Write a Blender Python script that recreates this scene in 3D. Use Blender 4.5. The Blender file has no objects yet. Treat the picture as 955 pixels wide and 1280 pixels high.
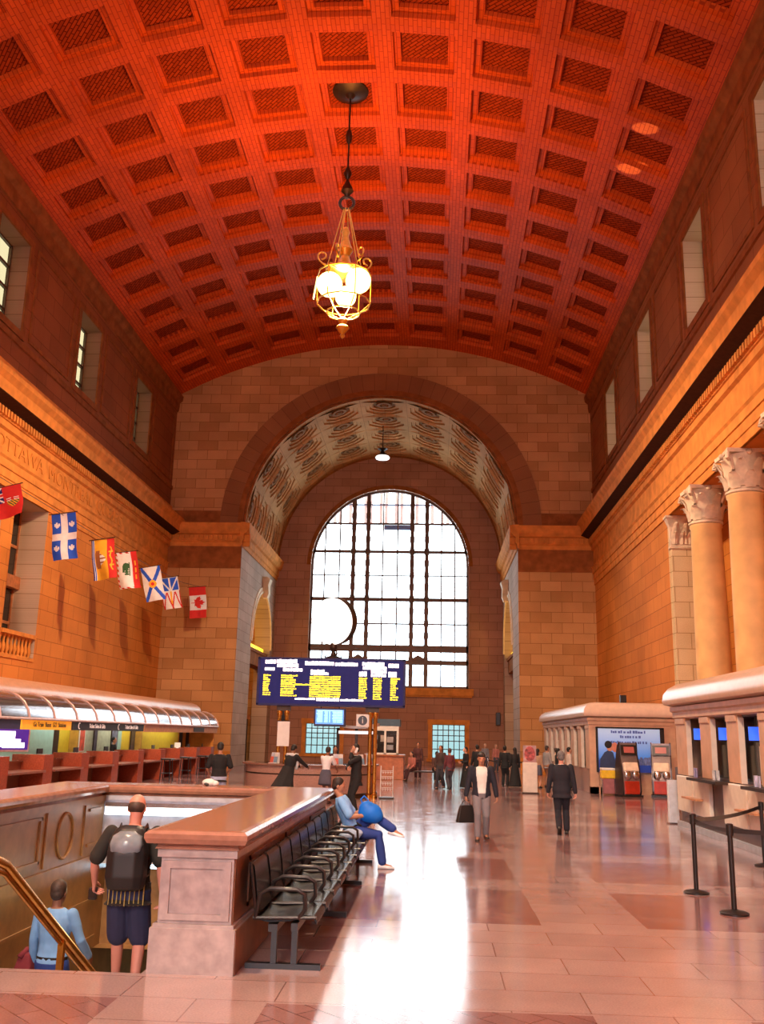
import bpy, bmesh, math, random
import numpy as np
from mathutils import Vector, Matrix
random.seed(7)
PI = math.pi
SC = bpy.context.scene
COL = SC.collection
sin, cos, R = math.sin, math.cos, math.radians

# ------------------------------------------------------------------ materials
MATS = {}
def newmat(name):
    m = bpy.data.materials.new(name); m.use_nodes = True
    nt = m.node_tree
    return m, nt, nt.nodes['Principled BSDF'], nt.nodes['Material Output']
def ramp(nt, fac, stops):
    r = nt.nodes.new('ShaderNodeValToRGB')
    e = r.color_ramp.elements
    e[0].position, e[0].color = stops[0][0], (*stops[0][1], 1)
    e[1].position, e[1].color = stops[-1][0], (*stops[-1][1], 1)
    for p, c in stops[1:-1]:
        k = e.new(p); k.color = (*c, 1)
    nt.links.new(fac, r.inputs[0]); return r.outputs[0]
def mixc(nt, fac, a, b, mode='MIX'):
    n = nt.nodes.new('ShaderNodeMix'); n.data_type = 'RGBA'; n.blend_type = mode
    for sock, v in ((n.inputs[0], fac), (n.inputs[6], a), (n.inputs[7], b)):
        if isinstance(v, (int, float)): sock.default_value = v
        elif isinstance(v, tuple): sock.default_value = (*v, 1)
        else: nt.links.new(v, sock)
    return n.outputs[2]
def mth(nt, op, a, b=None):
    n = nt.nodes.new('ShaderNodeMath'); n.operation = op
    for i, v in enumerate((a, b)):
        if v is None: continue
        if isinstance(v, (int, float)): n.inputs[i].default_value = v
        else: nt.links.new(v, n.inputs[i])
    return n.outputs[0]
def noise(nt, vec, scale, detail=3):
    n = nt.nodes.new('ShaderNodeTexNoise'); n.inputs['Scale'].default_value = scale; n.inputs['Detail'].default_value = detail
    if vec is not None: nt.links.new(vec, n.inputs['Vector'])
    return n.outputs[0]
def objco(nt):
    return nt.nodes.new('ShaderNodeTexCoord').outputs['Object']
def bump(nt, bs, h, strength=.3, dist=.02):
    b = nt.nodes.new('ShaderNodeBump'); b.inputs['Strength'].default_value = strength; b.inputs['Distance'].default_value = dist
    nt.links.new(h, b.inputs['Height']); nt.links.new(b.outputs[0], bs.inputs['Normal'])
def plain(name, col, rough=.6, metal=0, var=.15, emit=None, es=0, scale=6, spec=.5, coat=0):
    if name in MATS: return MATS[name]
    m, nt, bs, out = newmat(name)
    n = noise(nt, objco(nt), scale)
    lo = tuple(c * (1 - var) for c in col); hi = tuple(min(1, c * (1 + var)) for c in col)
    nt.links.new(ramp(nt, n, [(.3, lo), (.7, hi)]), bs.inputs['Base Color'])
    bs.inputs['Roughness'].default_value = rough; bs.inputs['Metallic'].default_value = metal
    bs.inputs['Specular IOR Level'].default_value = spec
    bs.inputs['Coat Weight'].default_value = coat
    if emit:
        bs.inputs['Emission Color'].default_value = (*emit, 1); bs.inputs['Emission Strength'].default_value = es
    MATS[name] = m; return m
def stone(name, u, v, c1, c2, mortar, bw=1.45, bh=.62, ms=.014, rough=.75, uv=False, off=.5, grain=40):
    """coursed ashlar; u and v name the axes that run along and up the wall"""
    m, nt, bs, out = newmat(name)
    if uv:
        co = nt.nodes.new('ShaderNodeTexCoord').outputs['UV']; vec = co
    else:
        co = objco(nt)
        s = nt.nodes.new('ShaderNodeSeparateXYZ'); nt.links.new(co, s.inputs[0])
        c = nt.nodes.new('ShaderNodeCombineXYZ')
        nt.links.new(s.outputs['XYZ'.index(u)], c.inputs[0]); nt.links.new(s.outputs['XYZ'.index(v)], c.inputs[1])
        vec = c.outputs[0]
    b = nt.nodes.new('ShaderNodeTexBrick'); nt.links.new(vec, b.inputs['Vector'])
    b.inputs['Scale'].default_value = 1; b.inputs['Brick Width'].default_value = bw; b.inputs['Row Height'].default_value = bh
    b.inputs['Mortar Size'].default_value = ms; b.inputs['Mortar Smooth'].default_value = .3; b.offset = off
    b.inputs['Color1'].default_value = (*c1, 1); b.inputs['Color2'].default_value = (*c2, 1); b.inputs['Mortar'].default_value = (*mortar, 1)
    n1 = noise(nt, vec, .35, 5); n2 = noise(nt, vec, grain, 2)
    col = mixc(nt, .55, b.outputs[0], ramp(nt, n1, [(.3, (.62, .6, .58)), (.7, (1.15, 1.12, 1.1))]), 'MULTIPLY')
    col = mixc(nt, .35, col, ramp(nt, n2, [(.3, (.6, .6, .6)), (.7, (1.25, 1.25, 1.25))]), 'MULTIPLY')
    nt.links.new(col, bs.inputs['Base Color']); bs.inputs['Roughness'].default_value = rough
    bs.inputs['Specular IOR Level'].default_value = .06
    bump(nt, bs, b.outputs['Fac'], -.4, .02)
    MATS[name] = m; return m

LIM1, LIM2, LIMM = (.66, .235, .05), (.58, .195, .04), (.30, .09, .018)
M_wl = stone('limestone_side', 'Y', 'Z', LIM1, LIM2, LIMM)
M_we = stone('limestone_end', 'X', 'Z', (.64, .32, .13), (.48, .22, .08), (.25, .10, .035), 1.25, .62)
M_wu = stone('limestone_upper_shaded', 'Y', 'Z', (.33, .105, .034), (.28, .088, .028), (.14, .04, .013), 1.7, .8)  # same limestone, with the dimness of the upper walls put into the colour
M_wur = stone('limestone_upper_part_shaded', 'Y', 'Z', (.38, .145, .05), (.33, .12, .04), (.18, .06, .02), 1.7, .8)  # right upper wall, with less shade put into the colour
M_wa = stone('limestone_alcove', 'Y', 'Z', (.52, .36, .27), (.46, .31, .23), (.25, .15, .1), 1.4, .62)
M_wb = stone('limestone_back', 'X', 'Z', (.46, .22, .14), (.39, .18, .11), (.18, .08, .045), 1.3, .6)
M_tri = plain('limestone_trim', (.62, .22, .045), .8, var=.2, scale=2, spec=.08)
M_trid = plain('limestone_trim_dark', (.27, .085, .022), .8, var=.25, scale=2, spec=.06)  # dark trim; on the attic it carries the upper walls' shade in its colour
M_cream = plain('limestone_cream', (.72, .52, .32), .7, var=.15, scale=3)
M_anta = stone('limestone_anta', 'X', 'Z', (.74, .55, .33), (.66, .48, .28), (.36, .22, .1), 1.1, .62)
M_voussoir = stone('voussoir', 'X', 'Z', (.34, .14, .055), (.29, .115, .045), (.17, .065, .025), .8, 3, uv=True, off=0)
M_rib = stone('ceiling_tile_rib', 'X', 'Z', (.68, .10, .012), (.58, .08, .010), (.36, .04, .005), .55, .16, .016, .55, uv=True)
def herring():
    m, nt, bs, out = newmat('ceiling_tile_panel')
    co = nt.nodes.new('ShaderNodeTexCoord').outputs['UV']
    mp = nt.nodes.new('ShaderNodeMapping'); mp.inputs['Rotation'].default_value[2] = R(45); nt.links.new(co, mp.inputs[0])
    b = nt.nodes.new('ShaderNodeTexBrick'); nt.links.new(mp.outputs[0], b.inputs[0])
    b.inputs['Scale'].default_value = 1; b.inputs['Brick Width'].default_value = .4; b.inputs['Row Height'].default_value = .13; b.inputs['Mortar Size'].default_value = .02
    b.inputs['Color1'].default_value = (.40, .055, .010, 1); b.inputs['Color2'].default_value = (.29, .038, .007, 1); b.inputs['Mortar'].default_value = (.13, .016, .003, 1)
    nt.links.new(b.outputs[0], bs.inputs['Base Color']); bs.inputs['Roughness'].default_value = .8; bs.inputs['Specular IOR Level'].default_value = .03
    return m
M_pan = herring()
M_mar = plain('parapet_marble', (.40, .33, .33), .35, var=.2, scale=9)
M_marw = plain('stair_wall_marble', (.27, .145, .055), .4, var=.22, scale=5)
M_cope = plain('coping_marble', (.34, .165, .115), .16, var=.18, scale=7)
M_marside = plain('parapet_shaded_marble', (.25, .11, .065), .3, var=.25, scale=6)  # parapet marble with the shade of the bench side put into the colour
M_grey = plain('parapet_grey_marble', (.40, .42, .50), .35, var=.15, scale=8)
M_gran = plain('pink_granite', (.42, .24, .19), .3, var=.35, scale=60)
M_brgran = plain('brown_granite', (.24, .085, .05), .25, var=.35, scale=50)
M_redgran = plain('red_granite', (.34, .06, .025), .25, var=.3, scale=50)
M_black = plain('black_metal', (.015, .013, .014), .3, 0, .2)
M_dark = plain('dark_bronze', (.05, .03, .02), .4, .6)
M_iron = plain('window_iron', (.12, .06, .035), .5, .3)
M_brass = plain('brass', (.72, .36, .07), .25, 1)
M_gold = plain('gilt_bronze', (.75, .42, .08), .3, 1)
M_steel = plain('steel', (.6, .6, .62), .25, 1)
M_white = plain('white_paint', (.8, .79, .77), .5, var=.04)
M_cwhite = plain('cream_panel', (.74, .66, .58), .4, var=.08)
M_blue = plain('board_blue', (.012, .012, .06), .6, var=.15, emit=(.03, .03, .2), es=.4, spec=.15)
M_yel = plain('board_yellow_light', (.9, .75, .05), .5, emit=(1, .78, .02), es=1.6)
M_whl = plain('board_white_light', (.9, .88, .9), .5, emit=(1, .93, 1), es=1.8)
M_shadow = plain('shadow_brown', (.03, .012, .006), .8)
M_soffit = plain('soffit_shade_dirt', (.06, .022, .009), .9, spec=.03)  # shadow under the cornice put into the colour, together with dirt
M_wood = plain('warm_wood', (.42, .14, .05), .4, var=.3, scale=5)

def glassmat(name, tint=(1, 1, 1), refl=.06):
    m, nt, bs, out = newmat(name)
    t = nt.nodes.new('ShaderNodeBsdfTransparent'); t.inputs[0].default_value = (*tint, 1)
    g = nt.nodes.new('ShaderNodeBsdfGlossy'); g.inputs['Roughness'].default_value = .05
    mx = nt.nodes.new('ShaderNodeMixShader'); mx.inputs[0].default_value = refl
    nt.links.new(t.outputs[0], mx.inputs[1]); nt.links.new(g.outputs[0], mx.inputs[2]); nt.links.new(mx.outputs[0], out.inputs[0])
    return m
M_glass = glassmat('window_glass')
M_glteal = glassmat('teal_glass', (.11, .135, .12), .05)
M_glcream = glassmat('cream_glass', (.17, .13, .07), .05)
M_gldark = plain('dark_glass', (.02, .016, .014), .12, spec=.6)
M_canopy = glassmat('canopy_glass', (.55, .5, .5), .5)

def floormat():
    m, nt, bs, out = newmat('marble_floor')
    co = objco(nt)
    s = nt.nodes.new('ShaderNodeSeparateXYZ'); nt.links.new(co, s.inputs[0])
    x, y = s.outputs[0], s.outputs[1]
    fx = mth(nt, 'WRAP', mth(nt, 'SUBTRACT', x, 2.35)); 
    n = fx.node; n.inputs[1].default_value = 3.6; n.inputs[2].default_value = 0
    inx = mth(nt, 'LESS_THAN', fx, 2.45)
    far = mth(nt, 'GREATER_THAN', y, 9.4)
    ya = mth(nt, 'SUBTRACT', y, 11.2); yb = mth(nt, 'SUBTRACT', 7.75, y)
    yy = mth(nt, 'ADD', mth(nt, 'MULTIPLY', ya, far), mth(nt, 'MULTIPLY', yb, mth(nt, 'SUBTRACT', 1, far)))
    fy = mth(nt, 'WRAP', yy); fy.node.inputs[1].default_value = 3.35; fy.node.inputs[2].default_value = 0
    iny = mth(nt, 'MULTIPLY', mth(nt, 'LESS_THAN', fy, 2.4), mth(nt, 'GREATER_THAN', yy, 0))
    mask = mth(nt, 'MULTIPLY', inx, iny)
    b = nt.nodes.new('ShaderNodeTexBrick'); nt.links.new(co, b.inputs[0]); b.inputs['Scale'].default_value = 1
    b.inputs['Brick Width'].default_value = 1.2; b.inputs['Row Height'].default_value = .6; b.inputs['Mortar Size'].default_value = .006
    b.inputs['Color1'].default_value = (.40, .285, .285, 1); b.inputs['Color2'].default_value = (.35, .24, .24, 1); b.inputs['Mortar'].default_value = (.21, .12, .115, 1)
    d = nt.nodes.new('ShaderNodeTexBrick'); mp = nt.nodes.new('ShaderNodeMapping'); mp.inputs['Rotation'].default_value[2] = R(45)
    nt.links.new(co, mp.inputs[0]); nt.links.new(mp.outputs[0], d.inputs[0]); d.inputs['Scale'].default_value = 1
    d.inputs['Brick Width'].default_value = .6; d.inputs['Row Height'].default_value = .2; d.inputs['Mortar Size'].default_value = .006
    d.inputs['Color1'].default_value = (.28, .15, .15, 1); d.inputs['Color2'].default_value = (.23, .115, .115, 1); d.inputs['Mortar'].default_value = (.13, .06, .06, 1)
    col = mixc(nt, mask, b.outputs[0], d.outputs[0])
    col = mixc(nt, .5, col, ramp(nt, noise(nt, co, 1.3, 6), [(.3, (.72, .7, .7)), (.7, (1.15, 1.12, 1.1))]), 'MULTIPLY')
    col = mixc(nt, .4, col, ramp(nt, noise(nt, co, 60, 2), [(.3, (.65, .65, .65)), (.7, (1.2, 1.2, 1.2))]), 'MULTIPLY')
    nt.links.new(col, bs.inputs['Base Color'])
    nt.links.new(ramp(nt, noise(nt, co, 3, 4), [(.3, (.10, .10, .10)), (.7, (.16, .16, .16))]), bs.inputs['Roughness'])
    bs.inputs['Specular IOR Level'].default_value = .8
    return m
M_floor = floormat()

# ------------------------------------------------------------------ mesh builder
class MB:
    def __init__(s): s.v = []; s.f = []; s.mi = []; s.uv = []; s.m = 0; s.mats = []
    def mat(s, m):
        if m not in s.mats: s.mats.append(m)
        s.m = s.mats.index(m); return s
    def add(s, vs, fs, uv=None):
        o = len(s.v); s.v += [tuple(p) for p in vs]
        s.uv += [tuple(q) for q in uv] if uv else [(0, 0)] * len(vs)
        s.f += [tuple(i + o for i in f) for f in fs]; s.mi += [s.m] * len(fs); return s
    def quad(s, a, b, c, d, uv=None): return s.add([a, b, c, d], [(0, 1, 2, 3)], uv)
    def box(s, x0, x1, y0, y1, z0, z1):
        v = [(x, y, z) for z in (z0, z1) for y in (y0, y1) for x in (x0, x1)]
        return s.add(v, [(0, 2, 3, 1), (4, 5, 7, 6), (0, 1, 5, 4), (2, 6, 7, 3), (0, 4, 6, 2), (1, 3, 7, 5)])
    def obox(s, c, sx, sy, sz, rot=None):
        M = rot or Matrix.Identity(3); c = Vector(c)
        v = [c + M @ Vector((x * sx / 2, y * sy / 2, z * sz / 2)) for z in (-1, 1) for y in (-1, 1) for x in (-1, 1)]
        return s.add(v, [(0, 2, 3, 1), (4, 5, 7, 6), (0, 1, 5, 4), (2, 6, 7, 3), (0, 4, 6, 2), (1, 3, 7, 5)])
    def loft(s, rings, closed=True, cap=True):
        n = len(rings[0]); o = len(s.v); vs = [p for r in rings for p in r]; fs = []
        for i in range(len(rings) - 1):
            for j in range(n if closed else n - 1):
                k = (j + 1) % n
                fs.append((i * n + j, i * n + k, (i + 1) * n + k, (i + 1) * n + j))
        if cap and closed:
            fs.append(tuple(range(n - 1, -1, -1))); fs.append(tuple((len(rings) - 1) * n + j for j in range(n)))
        return s.add(vs, fs)
    def lathe(s, prof, c=(0, 0, 0), n=20, cap=True):
        c = Vector(c)
        return s.loft([[c + Vector((r * cos(2 * PI * k / n), r * sin(2 * PI * k / n), z)) for k in range(n)] for r, z in prof], cap=cap)
    def tube(s, pts, r, n=10, ref=(0, 0, 1), flat=1.0, closed=False):
        pts = [Vector(p) for p in pts]; rings = []
        rs = r if isinstance(r, (list, tuple)) else [r] * len(pts)
        ds = [(q - p).normalized() for p, q in zip(pts[:-1], pts[1:])]
        if not closed and max(abs(d.dot(Vector(ref))) for d in ds) > .93:
            ref = min(((1, 0, 0), (0, 1, 0), (0, 0, 1)), key=lambda c: max(abs(d.dot(Vector(c))) for d in ds))
        for i, p in enumerate(pts):
            if closed: d = pts[(i + 1) % len(pts)] - pts[i - 1]
            else: d = pts[min(i + 1, len(pts) - 1)] - pts[max(i - 1, 0)]
            d.normalize(); rf = Vector(ref)
            if abs(d.dot(rf)) > .998: rf = Vector((1, 0, 0)) if abs(d.x) < .9 else Vector((0, 1, 0))
            a = d.cross(rf).normalized(); b = a.cross(d).normalized()
            rr = rs[i]; rx, ry = rr if isinstance(rr, tuple) else (rr, rr * flat)
            rings.append([p + a * rx * cos(2 * PI * k / n) + b * ry * sin(2 * PI * k / n) for k in range(n)])
        if closed: rings.append(rings[0])
        return s.loft(rings, cap=not closed)
    def ball(s, c, rx, ry=None, rz=None, nu=16, nv=10, rot=None):
        ry = ry or rx; rz = rz or rx; c = Vector(c); M = rot or Matrix.Identity(3); rings = []
        for i in range(nv + 1):
            t = -PI / 2 + PI * i / nv; cr = max(cos(t), .02)
            rings.append([c + M @ Vector((rx * cr * cos(2 * PI * k / nu), ry * cr * sin(2 * PI * k / nu), rz * sin(t))) for k in range(nu)])
        return s.loft(rings)
    def prism(s, poly, axis, a, b):
        """poly in the two other axes, extruded along axis from a to b"""
        def P(p, t):
            return {'x': (t, p[0], p[1]), 'y': (p[0], t, p[1]), 'z': (p[0], p[1], t)}[axis]
        return s.loft([[P(p, a) for p in poly], [P(p, b) for p in poly]])
    def build(s, name, mat=None, parent=None, smooth=False, loc=None, uvs=False, recalc=True, bev=0):
        me = bpy.data.meshes.new(name); me.from_pydata(s.v, [], s.f)
        for m in (s.mats or [mat]): me.materials.append(m)
        if s.mats: me.polygons.foreach_set('material_index', s.mi)
        if uvs:
            l = me.uv_layers.new(name='UVMap')
            li = np.zeros(len(me.loops), int); me.loops.foreach_get('vertex_index', li)
            l.data.foreach_set('uv', np.array(s.uv)[li].astype(np.float32).ravel())
        if recalc:
            bm = bmesh.new(); bm.from_mesh(me); bmesh.ops.recalc_face_normals(bm, faces=bm.faces); bm.to_mesh(me); bm.free()
        if smooth:
            me.polygons.foreach_set('use_smooth', [True] * len(me.polygons))
            if smooth != 'all': me.set_sharp_from_angle(angle=R(40))
        o = bpy.data.objects.new(name, me); COL.objects.link(o)
        if parent: o.parent = parent
        if loc: o.location = loc
        if bev:
            b = o.modifiers.new('edge', 'BEVEL'); b.width = bev; b.segments = 2; b.limit_method = 'ANGLE'
        return o
def tag(o, label, cat, group=None, kind=None):
    o['label'] = label; o['category'] = cat
    if group: o['group'] = group
    if kind: o['kind'] = kind
    return o
def thing(name, label, cat, loc=(0, 0, 0), rz=0, group=None):
    o = bpy.data.objects.new(name, None); COL.objects.link(o); o.empty_display_size = .2
    o.location = loc; o.rotation_euler = (0, 0, rz)
    return tag(o, label, cat, group)
def struct(o, label=None, cat='building'):
    o['kind'] = 'structure'
    if label: o['label'] = label; o['category'] = cat
    return o
def dup(root, loc, rz, label, group=None):
    r = root.copy(); COL.objects.link(r); r.location = loc; r.rotation_euler = (0, 0, rz); r['label'] = label
    if group: r['group'] = group
    for ch in list(root.children):
        c = ch.copy(); COL.objects.link(c); c.parent = r
        for g in list(ch.children):
            d = g.copy(); COL.objects.link(d); d.parent = c
    return r
def textmesh(name, s, size, mat, parent, loc, rot=(PI / 2, 0, 0), ext=.004, align='CENTER', sx=1):
    cu = bpy.data.curves.new(name, 'FONT'); cu.body = s; cu.size = size; cu.extrude = ext; cu.align_x = align; cu.align_y = 'CENTER'
    t = bpy.data.objects.new(name, cu); COL.objects.link(t)
    dg = bpy.context.evaluated_depsgraph_get(); me = bpy.data.meshes.new_from_object(t.evaluated_get(dg))
    bpy.data.objects.remove(t); me.materials.clear(); me.materials.append(mat)
    o = bpy.data.objects.new(name, me); COL.objects.link(o); o.location = loc; o.rotation_euler = rot; o.scale = (sx, 1, 1)
    if parent: o.parent = parent
    return o

# ------------------------------------------------------------------ dimensions
XL, XR, YE, YB = -16.5, 9.5, 56.0, -24.0
XC, RV, ZV = -3.5, 26.2, .1           # barrel vault axis and radius
ZS = 22.75
AX, AR, AZ = -3.45, 8.4, 14.45        # end arch
AL, ARX = AX - AR, AX + AR
YA = 69.0
SX0, SX1, SY0, SY1 = -5.1, -2.45, 8.5, 15.0   # stair well
def barrel_z(x): return ZV + math.sqrt(RV * RV - (x - XC) ** 2)

# ------------------------------------------------------------------ floor
mb = MB()
for x0, x1, y0, y1 in ((XL - 2, SX0, YB, YE), (SX1, XR + 3, YB, YE), (SX0, SX1, YB, SY0), (SX0, SX1, SY1, YE), (AL - 5, ARX + 5, YE, YA + .3)):
    mb.quad((x0, y0, 0), (x1, y0, 0), (x1, y1, 0), (x0, y1, 0))
struct(mb.build('floor', M_floor))

# ------------------------------------------------------------------ ceiling: coffered barrel vault
def vault(xc, zc, rad, y0, y1, ny, t0, t1, nt_, prof, mats, name, octa=False, border=None, rosette=None):
    mb = MB(); mb.mat(mats[0])
    def P(u, y, d): return (xc + (rad + d) * sin(u / rad), y, zc + (rad + d) * cos(u / rad))
    du = (t1 - t0) * rad / nt_; dy = (y1 - y0) / ny
    for i in range(nt_):
        for j in range(ny):
            uc = t0 * rad + (i + .5) * du; yc = y0 + (j + .5) * dy
            def ring(a, b, d):
                if octa:
                    k = math.tan(PI / 8)
                    q = [(a, -b * k), (a, b * k), (a * k, b), (-a * k, b), (-a, b * k), (-a, -b * k), (-a * k, -b), (a * k, -b)]
                else: q = [(a, -b), (a, b), (-a, b), (-a, -b)]
                return [P(uc + p, yc + r, d) for p, r in q], [(yc + r, uc + p) for p, r in q]
            mb.mat(mats[0])
            if octa:
                c, cu = [], []
                for p, r in ((1, -1), (1, 1), (-1, 1), (-1, -1)):
                    c.append(P(uc + p * du / 2, yc + r * dy / 2, 0)); cu.append((yc + r * dy / 2, uc + p * du / 2))
                r0, u0 = ring(prof[0][0], prof[0][1], 0)
                mb.add(c + r0, [(0, 1, 5, 4), (1, 2, 7, 6), (2, 3, 9, 8), (3, 0, 11, 10), (1, 6, 5), (2, 8, 7), (3, 10, 9), (0, 4, 11)], cu + u0)
                rs = [ring(*p) for p in prof]
            else:
                rs = [ring(du / 2, dy / 2, 0)] + [ring(*p) for p in prof]
            n = len(rs[0][0])
            for a, b in zip(rs[:-1], rs[1:]):
                mb.add(a[0] + b[0], [(k, (k + 1) % n, n + (k + 1) % n, n + k) for k in range(n)], a[1] + b[1])
            mb.mat(mats[1]); mb.add(rs[-1][0], [tuple(range(n))], rs[-1][1])
            if rosette:
                mb.mat(mats[0]); d = prof[-1][2]; r1 = rosette
                for ra, da, rb, db in ((r1, 0, r1, -.12), (r1, -.12, r1 * .62, -.12), (r1 * .62, -.12, r1 * .5, -.02), (r1 * .5, -.02, r1 * .3, -.16), (r1 * .3, -.16, 0.01, -.2)):
                    A = [P(uc + ra * cos(2 * PI * k / 12), yc + ra * sin(2 * PI * k / 12), d + da) for k in range(12)]
                    B = [P(uc + rb * cos(2 * PI * k / 12), yc + rb * sin(2 * PI * k / 12), d + db) for k in range(12)]
                    mb.add(A + B, [(k, (k + 1) % 12, 12 + (k + 1) % 12, 12 + k) for k in range(12)])
                # small raised diamond between four coffers
                q = .3
                cc = [(q, 0), (0, q), (-q, 0), (0, -q)]
                if i < nt_ - 1 and j < ny - 1:
                    a = [P(uc + du / 2 + p, yc + dy / 2 + r, .0) for p, r in cc]; b = [P(uc + du / 2 + p * .75, yc + dy / 2 + r * .75, .14) for p, r in cc]
                    mb.mat(mats[0]); mb.add(a + b, [(k, (k + 1) % 4, 4 + (k + 1) % 4, 4 + k) for k in range(4)] + [(4, 5, 6, 7)])
    mb.mat(mats[0])
    for (ua, ub, ya, yb) in border or []:
        n = 24
        for k in range(n):
            a = ua + (ub - ua) * k / n; b = ua + (ub - ua) * (k + 1) / n
            mb.quad(P(a, ya, 0), P(b, ya, 0), P(b, yb, 0), P(a, yb, 0), [(ya, a), (ya, b), (yb, b), (yb, a)])
    return mb.build(name, parent=None, uvs=True, recalc=False)
t9 = 4.5 * 2.93 / RV
yc0 = 25.36 - 2.69 * 18
prof = [(1.12, .98, 0), (1.08, .94, .17), (.86, .74, .19), (.83, .71, .36)]
uS = 13.62
struct(vault(XC, ZV, RV, yc0, 25.36 + 2.69 * 11, 29, -t9, t9, 9, prof, [M_rib, M_pan], 'ceiling',
      border=[(-t9 * RV, -uS, yc0, YE), (t9 * RV, uS, yc0, YE), (-t9 * RV, t9 * RV, 54.95, YE)]))

mb = MB(); mb.mat(M_shadow if False else M_trid)  # unseen outer shell added to seal light leaks through the vault's seams
for i in range(24):
    a, b_ = -.56 + 1.12 * i / 24, -.56 + 1.12 * (i + 1) / 24
    q = lambda t, y: (XC + (RV + .9) * sin(t), y, ZV + (RV + .9) * cos(t))
    mb.quad(q(a, YB - 1), q(b_, YB - 1), q(b_, YE + .4), q(a, YE + .4))
struct(mb.build('ceiling_shell', recalc=False))
# ------------------------------------------------------------------ side walls
def gridwall(name, X, sgn, y0, y1, z0, z1, ops, mat, revmat, depth):
    """wall in the plane x=X; sgn = direction in which openings recede"""
    mb = MB(); mb.mat(mat)
    ys = sorted({y0, y1, *[o[0] for o in ops], *[o[1] for o in ops]}); zs = sorted({z0, z1, *[o[2] for o in ops], *[o[3] for o in ops]})
    for a, b in zip(ys[:-1], ys[1:]):
        for c, d in zip(zs[:-1], zs[1:]):
            if any(o[0] <= a and b <= o[1] and o[2] <= c and d <= o[3] for o in ops): continue
            mb.quad((X, a, c), (X, b, c), (X, b, d), (X, a, d))
    mb.mat(revmat)
    for a, b, c, d in ops:
        x2 = X + sgn * depth
        mb.quad((X, a, c), (x2, a, c), (x2, a, d), (X, a, d)); mb.quad((X, b, c), (x2, b, c), (x2, b, d), (X, b, d))
        mb.quad((X, a, c), (X, b, c), (x2, b, c), (x2, a, c)); mb.quad((X, a, d), (X, b, d), (x2, b, d), (x2, a, d))
    return struct(mb.build(name, recalc=False))
cler = [(31.1 + 8.4 * k, 33.75 + 8.4 * k, 17.25, 20.95) for k in range(-4, 3)]
lowL = [(22.7, 25.6, 4.6, 11), (26.9, 30.0, 4.6, 11), (31.1, 34.0, 4.6, 11), (35.05, 38.2, 4.6, 10.95)]
M_jamb = stone('limestone_jamb_lit', 'Y', 'Z', (.60, .42, .30), (.54, .37, .26), (.3, .18, .1), 3, .62)  # jamb stone with the light falling on it put into the colour
M_jambd = stone('limestone_jamb_shaded', 'Y', 'Z', (.30, .15, .09), (.26, .13, .075), (.14, .06, .03), 3, .62)  # shaded copy of the jamb stone for the left upper windows
gridwall('wall_left', XL, -1, YB, YE, 0, 14.95, lowL, M_wl, M_jamb, 1.25)
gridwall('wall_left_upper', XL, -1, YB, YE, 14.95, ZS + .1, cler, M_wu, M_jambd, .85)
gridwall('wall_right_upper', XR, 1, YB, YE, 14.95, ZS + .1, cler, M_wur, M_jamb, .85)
gridwall('wall_right', XR, 1, 38.3, YE, 0, 14.95, [], M_wl, M_jamb, 1)
mb = MB(); mb.mat(M_wl)
mb.quad((11.6, YB, 0), (11.6, 38.3, 0), (11.6, 38.3, 14.9), (11.6, YB, 14.9))           # back of the colonnade recess
mb.quad((XR, YB, 10.95), (XR, 38.3, 10.95), (XR, 38.3, 14.95), (XR, YB, 14.95))
mb.quad((XR, YB, 10.95), (11.6, YB, 10.95), (11.6, 38.3, 10.95), (XR, 38.3, 10.95))
mb.mat(M_anta); mb.quad((XR, 38.3, 0), (11.6, 38.3, 0), (11.6, 38.3, 10.95), (XR, 38.3, 10.95))
struct(mb.build('wall_right_colonnade', recalc=False))
# upper wall relief: raised frames between the clerestory windows and top moulding
def sidetrim(name, X, sgn, prof, y0, y1, mat):
    mb = MB(); mb.prism([(X - sgn * o, z) for o, z in prof], 'y', y0, y1)
    return struct(mb.build(name, mat))
ENT = [(-.05, 10.95), (.06, 10.95), (.06, 11.25), (.10, 11.27), (.10, 11.6), (.15, 11.62), (.15, 11.92), (.22, 12.0), (.08, 12.05), (.08, 12.98), (.2, 13.05), (.2, 13.3), (.26, 13.32), (.26, 13.7), (.36, 13.75), (.8, 13.9), (.84, 14.3), (1.0, 14.5), (1.02, 14.68), (.3, 14.95), (.12, 15.0), (.12, 15.55), (.0, 15.62), (-.05, 15.62)]
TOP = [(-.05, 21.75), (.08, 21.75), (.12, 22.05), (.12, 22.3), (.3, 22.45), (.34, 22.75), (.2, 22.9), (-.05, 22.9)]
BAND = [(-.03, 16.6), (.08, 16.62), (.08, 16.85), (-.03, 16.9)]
k = 1
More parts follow.
